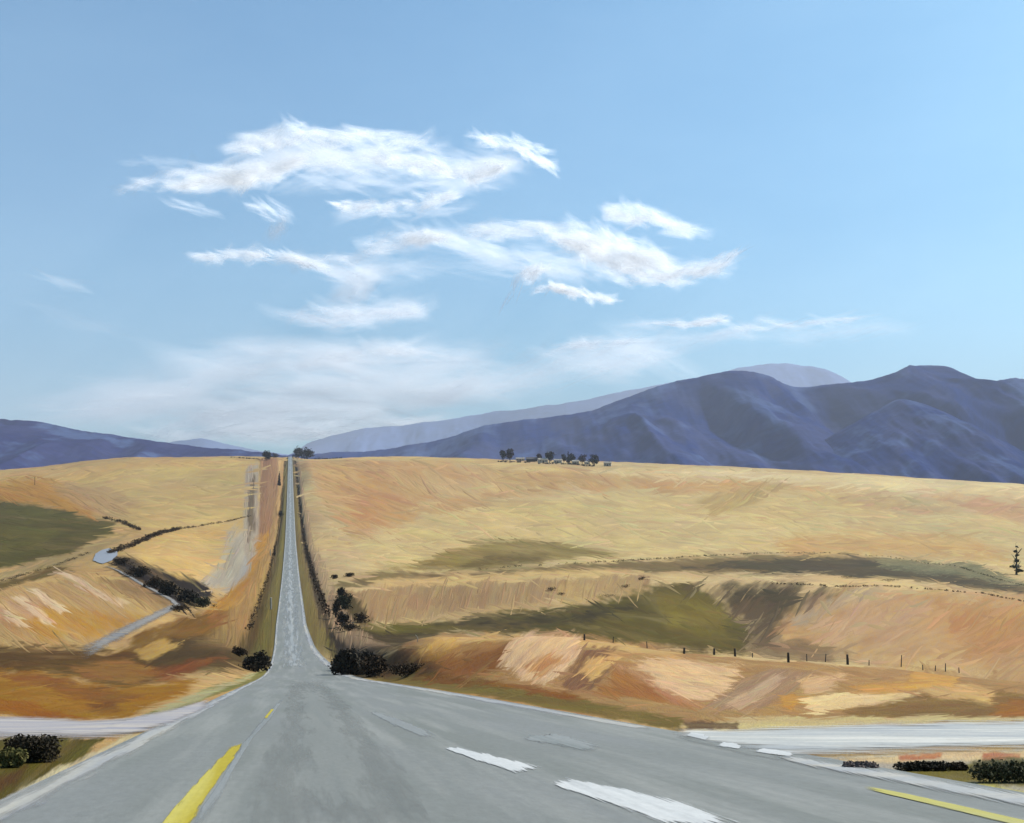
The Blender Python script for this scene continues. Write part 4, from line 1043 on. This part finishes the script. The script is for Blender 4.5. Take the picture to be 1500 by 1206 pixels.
# left hand valley
hedge("valley_hedge", [(160, 812), (195, 800), (225, 786), (262, 776)], wpx(7, at(200, 795)), 3.5, 'thick dark hedge above the pond', None, LEAF_BROWN, 3600, 13, 0.05)
hedge("valley_hedge", [(262, 775), (310, 768), (345, 762), (372, 755)], wpx(3, at(310, 768)), 3, 'thin broken dark hedge from the thick one to the road', None, LEAF_BROWN, 1700, 14, 0.3)
hedge("valley_hedge", [(152, 760), (180, 766), (205, 778)], wpx(5, at(180, 768)), 3, 'dark ragged hedge at the tip of the green field', None, LEAF_BROWN, 1500, 15, 0.25)
hedge("valley_hedge", [(0, 852), (50, 838), (100, 822), (130, 810)], wpx(3, at(50, 838)), 2.5, 'low brown hedge below the green field', None, LEAF_BROWN, 1800, 16, 0.4)
GV = 'dark scrub in the gully below the pond'
for (px, py, w, h, lab, mat, sd_) in [
        (178, 828, 26, 12, 'brown scrub nearest the pond in the gully', LEAF_BROWN, 81), (203, 845, 34, 18, 'broad brown scrub, second in the gully below the pond', LEAF_BROWN, 82),
        (228, 862, 34, 20, 'dark brown scrub in the middle of the gully', LEAF_BROWN, 83), (248, 874, 36, 26, 'largest black scrub in the gully', LEAF_DARK, 84),
        (276, 884, 34, 22, 'black scrub right of the largest in the gully', LEAF_DARK, 85), (297, 890, 26, 18, 'dark twiggy scrub at the right end of the gully', LEAF_SAGE, 86), (262, 896, 34, 12, 'low dark scrub at the lowest point of the gully', LEAF_BROWN, 87)]:
    p = at(px, py); shrub("gully_scrub", p, wpx(h, p), wpx(w, p), lab, 'shrub', GV, mat, 1100, sd_, d=wpx(w, p) * .5)

# water
def water_mat():
    m, n, l, b = nodes_of("pond_water")
    tc = n.new("ShaderNodeTexCoord")
    f = noise_node(n, l, tc.outputs['Object'], 0.25, 4, 0.6)
    l.new(mixc(n, l, f, (0.17, 0.18, 0.20), (0.24, 0.25, 0.27)), b.inputs['Base Color'])
    b.inputs['Roughness'].default_value = 0.85
    bp = n.new("ShaderNodeBump"); bp.inputs['Strength'].default_value = 0.15
    l.new(f, bp.inputs['Height']); l.new(bp.outputs[0], b.inputs['Normal'])
    return m
WATER = water_mat()
quad_sheet("pond", WATER, [(136, 822), (150, 827), (164, 822), (172, 814)], [(140, 812), (148, 807), (160, 804), (172, 808)], 0.02, 'small blue grey pond at the head of the gully', 20, 6, 0.8)
TRACK = road_mat("worn_track", alb(158, 154, 150), alb(140, 144, 154), alb(186, 172, 150), ((0.9, 0.5, 1), .5, .1, .9, .95))
quad_sheet("path", TRACK, [(122, 968), (165, 944), (205, 924), (240, 904), (268, 890), (258, 880), (215, 858), (180, 838), (150, 828)],
           [(112, 950), (150, 932), (195, 910), (226, 896), (252, 886), (246, 880), (205, 858), (172, 838), (145, 828)], 0.02, 'worn grey beige track bending through the orange field', 90, 6, 0.6)

# fence on the bank
POSTM = simple_mat("weathered_post", (0.06, 0.05, 0.04), (0.03, 0.025, 0.02), 5)
WIRE = simple_mat("rusty_wire", (0.09, 0.07, 0.055), (0.05, 0.04, 0.03), 5, bump=0)
def fence():
    ps = [(856, 938, 9), (898, 942, 9), (948, 950, 10), (1002, 958, 9), (1046, 960, 10), (1077, 962, 12), (1102, 964, 8), (1155, 971, 15), (1182, 969, 11), (1209, 970, 12), (1242, 974, 15), (1273, 975, 8), (1320, 977, 17), (1352, 982, 8), (1370, 983, 8), (1385, 984, 12), (1405, 986, 8)]
    pts = [(at(px, py), hp) for px, py, hp in ps]
    t = empty("wire_fence", pts[0][0], 'old wire fence with uneven dark posts along the top of the bank', 'fence')
    o = pts[0][0]; tops = []
    for i, (p, hp) in enumerate(pts):
        q = p - o; h = wpx(hp, p); ln = 0.08 * math.sin(i * 2.3)
        MB().tube([(q.x, q.y, q.z - .3), (q.x + ln * h * .5, q.y, q.z + h * .5), (q.x + ln * h, q.y, q.z + h)], [.13, .12, .10], 7).build('post', POSTM, t)
        tops.append((q, h))
    for k in (.45, .8):
        b = MB(); P = []
        for i in range(len(tops) - 1):
            (a, ha), (c, hc) = tops[i], tops[i + 1]
            for s in range(4):
                f = s / 4; p = a.lerp(c, f); P.append((p.x, p.y, p.z + k * (min(ha, .75) * (1 - f) + min(hc, .75) * f) - .05 * math.sin(math.pi * f)))
        b.tube(P, [.012] * len(P), 5).build('wire', WIRE, t)
fence()
# small posts and stalks
PALEP = simple_mat("pale_post", alb(214, 210, 200), alb(170, 164, 150), 3)
def marker(px, py, hpix, label, mat=PALEP, r=.07):
    p = at(px, py); h = wpx(hpix, p)
    t = empty("marker_post", p, label, 'post', None)
    MB().tube([(0, 0, -.3), (.01, 0, h * .6), (0, 0, h)], [r, r, r * .9], 8).build('shaft', mat, t)
    MB().tube([(0, 0, h), (0, 0, h + .05), (0, 0, h + .12)], [r * 1.25, r * 1.2, r * .5], 8).build('cap', mat, t)
marker(397, 893, 17, 'white marker post left of the road at the foot of the climb', r=.28)
marker(396, 815, 10, 'pale marker post left of the climbing road by the thin sapling', r=.3)
marker(51, 711, 12, 'thin brown post alone on the ochre field at the left', simple_mat("brown_post", (0.12, 0.08, 0.03)), r=.35)
p = at(611, 940)
t = empty("dead_stalk", p, 'pale bent dead stalk on top of the bank', 'stalk')
MB().tube([(0, 0, -.1), (.12, 0, .35), (.02, 0, .7), (-.25, 0, 1.0)], [.06, .055, .045, .03], 6).build('stem', PALEP, t)

# foreground scrub
p = at(48, 1116); shrub("low_bush", p, wpx(38, p), wpx(76, p), 'near black flat topped bush beside the left side road', 'bush', None, LEAF_DARK, 2600, 91, leaf=.035, d=.5,
      lobes=[(0, 0, wpx(19, p), wpx(36, p), .3, wpx(18, p))], box=True)
p = at(18, 1124); shrub("low_bush", p, wpx(30, p), wpx(42, p), 'small round olive bush in front of the black one', 'bush', None, LEAF_OLIVE, 2200, 92, leaf=.03,
      lobes=[(0, 0, wpx(14, p), wpx(21, p), .22, wpx(14, p))])
for (px, py, w, h, lab, mat, sd_) in [(1260, 1128, 50, 13, 'mauve brown low scrub at the left tip of the right hand island', LEAF_MAUVE, 93),
                                      (1352, 1129, 84, 14, 'near black low scrub in the middle of the right hand island', LEAF_DARK, 94),
                                      (1404, 1128, 22, 11, 'small sooty scrub at the end of the black scrub on the island', LEAF_BROWN, 95),
                                      (1470, 1146, 96, 34, 'dull dark olive scrub at the right edge of the island', LEAF_SAGE, 96)]:
    p = at(px, py); W = wpx(w, p); H = wpx(h, p)
    shrub("island_scrub", p, H, W, lab, 'scrub', None, mat, 1500, sd_, leaf=.03, d=.3, lobes=[(x * W, 0, H * .45, W * .2, .16, H * (.5 - .1 * abs(x))) for x in (-.32, -.16, 0, .16, .32)])

# ------------------------------------------------------------------ straw and grass lying on the fields
def lie(name, pick, n, label, lmin, lmax, wmin, wmax, seed, bright):
    r = np.random.default_rng(seed)
    idx = r.choice(pick, n)
    U0, W0 = GU.ravel()[idx] + r.normal(0, 1, n), GW.ravel()[idx] + r.normal(0, 1, n)
    a = np.radians(gang[idx]) + r.normal(0, 0.16, n)
    L = r.uniform(lmin, lmax, n) * np.where(np.abs(gang[idx]) > 30, .5, 1); wd = r.uniform(wmin, wmax, n); bend = r.normal(0, 0.10, n)
    K = 6; V = np.zeros((n, K, 3, 3)); Cc = np.zeros((n, K, 3, 4)); Cc[..., 3] = 1
    base = gcol[idx] * (bright[0] + (bright[1] - bright[0]) * r.random((n, 1)) ** 1.3) * (1 + r.normal(0, .04, (n, 3)))
    du, dl = np.gradient(gu), np.gradient(np.log(gY))
    for k in range(K):
        s = (k / (K - 1) - .5) * L; taper = (1 - abs(2 * k / (K - 1) - 1) ** 2 * .85)
        for c, cr in enumerate((-1, 0, 1)):
            t = cr * wd * .5 * taper + bend * s * s / L
            u = U0 + s * np.cos(a) - t * np.sin(a); w = W0 + s * np.sin(a) + t * np.cos(a)
            Y = np.exp(w / 110)
            fi = np.clip(np.interp(u, gu, np.arange(len(gu))), 0, len(gu) - 1.001); fj = np.clip(np.interp(np.log(Y), np.log(gY), np.arange(len(gY))), 0, len(gY) - 1.001)
            i, j = fi.astype(int), fj.astype(int); p, q = fi - i, fj - j
            z = GZ[i, j] * (1 - p) * (1 - q) + GZ[i + 1, j] * p * (1 - q) + GZ[i, j + 1] * (1 - p) * q + GZ[i + 1, j + 1] * p * q
            px = Y / FPX
            lift = (wd * px * .22 * taper if cr == 0 else -wd * px * .08)
            V[:, k, c] = np.stack([(u - CX) * px, Y, z + lift], 1)
            Cc[:, k, c, :3] = np.clip(base, 0.004, .85)
    b = np.arange(n)[:, None, None] * K * 3 + np.arange(K - 1)[None, :, None] * 3 + np.arange(2)[None, None, :]
    b = b.ravel()
    f = np.stack([b, b + 1, b + 4, b + 3], 1)
    o = mesh_obj(name, V.reshape(-1, 3), f, STRAW, None, True, {'Col': ('FLOAT_COLOR', Cc.reshape(-1, 4))})
    return tag(o, label, None, None, 'stuff')
STRAW = vcol_mat("dry_stalks")
vis = (GROW <= RUN + 0.6).ravel() & (GOUT.ravel() > 1.5) & (GU.ravel() > -60) & (GU.ravel() < 1560) & (GY.ravel() > 15) & (GY.ravel() < 2250)
for (x0, y0, x1, y1) in [(990, 1054, 1600, 1104), (-100, 1040, 270, 1084), (1170, 1100, 1600, 1190), (120, 800, 175, 830), (120, 890, 255, 965)]:
    vis &= ~((GU.ravel() > x0) & (GU.ravel() < x1) & (GROW.ravel() > y0) & (GROW.ravel() < y1))
lum = gcol @ np.array([.3, .6, .1])
green = (gcol[:, 1] > gcol[:, 0] * .78) & (lum < .15)
lie("straw", np.where(vis & ~green)[0], 5500, 'cut straw lying in swaths on the fields', 14, 60, 1.6, 5.0, 5, (.9, 1.13))
lie("grass", np.where(vis & green)[0], 2600, 'dry grass stalks lying on the green fields', 10, 44, 1.2, 3.6, 6, (.75, 1.4))
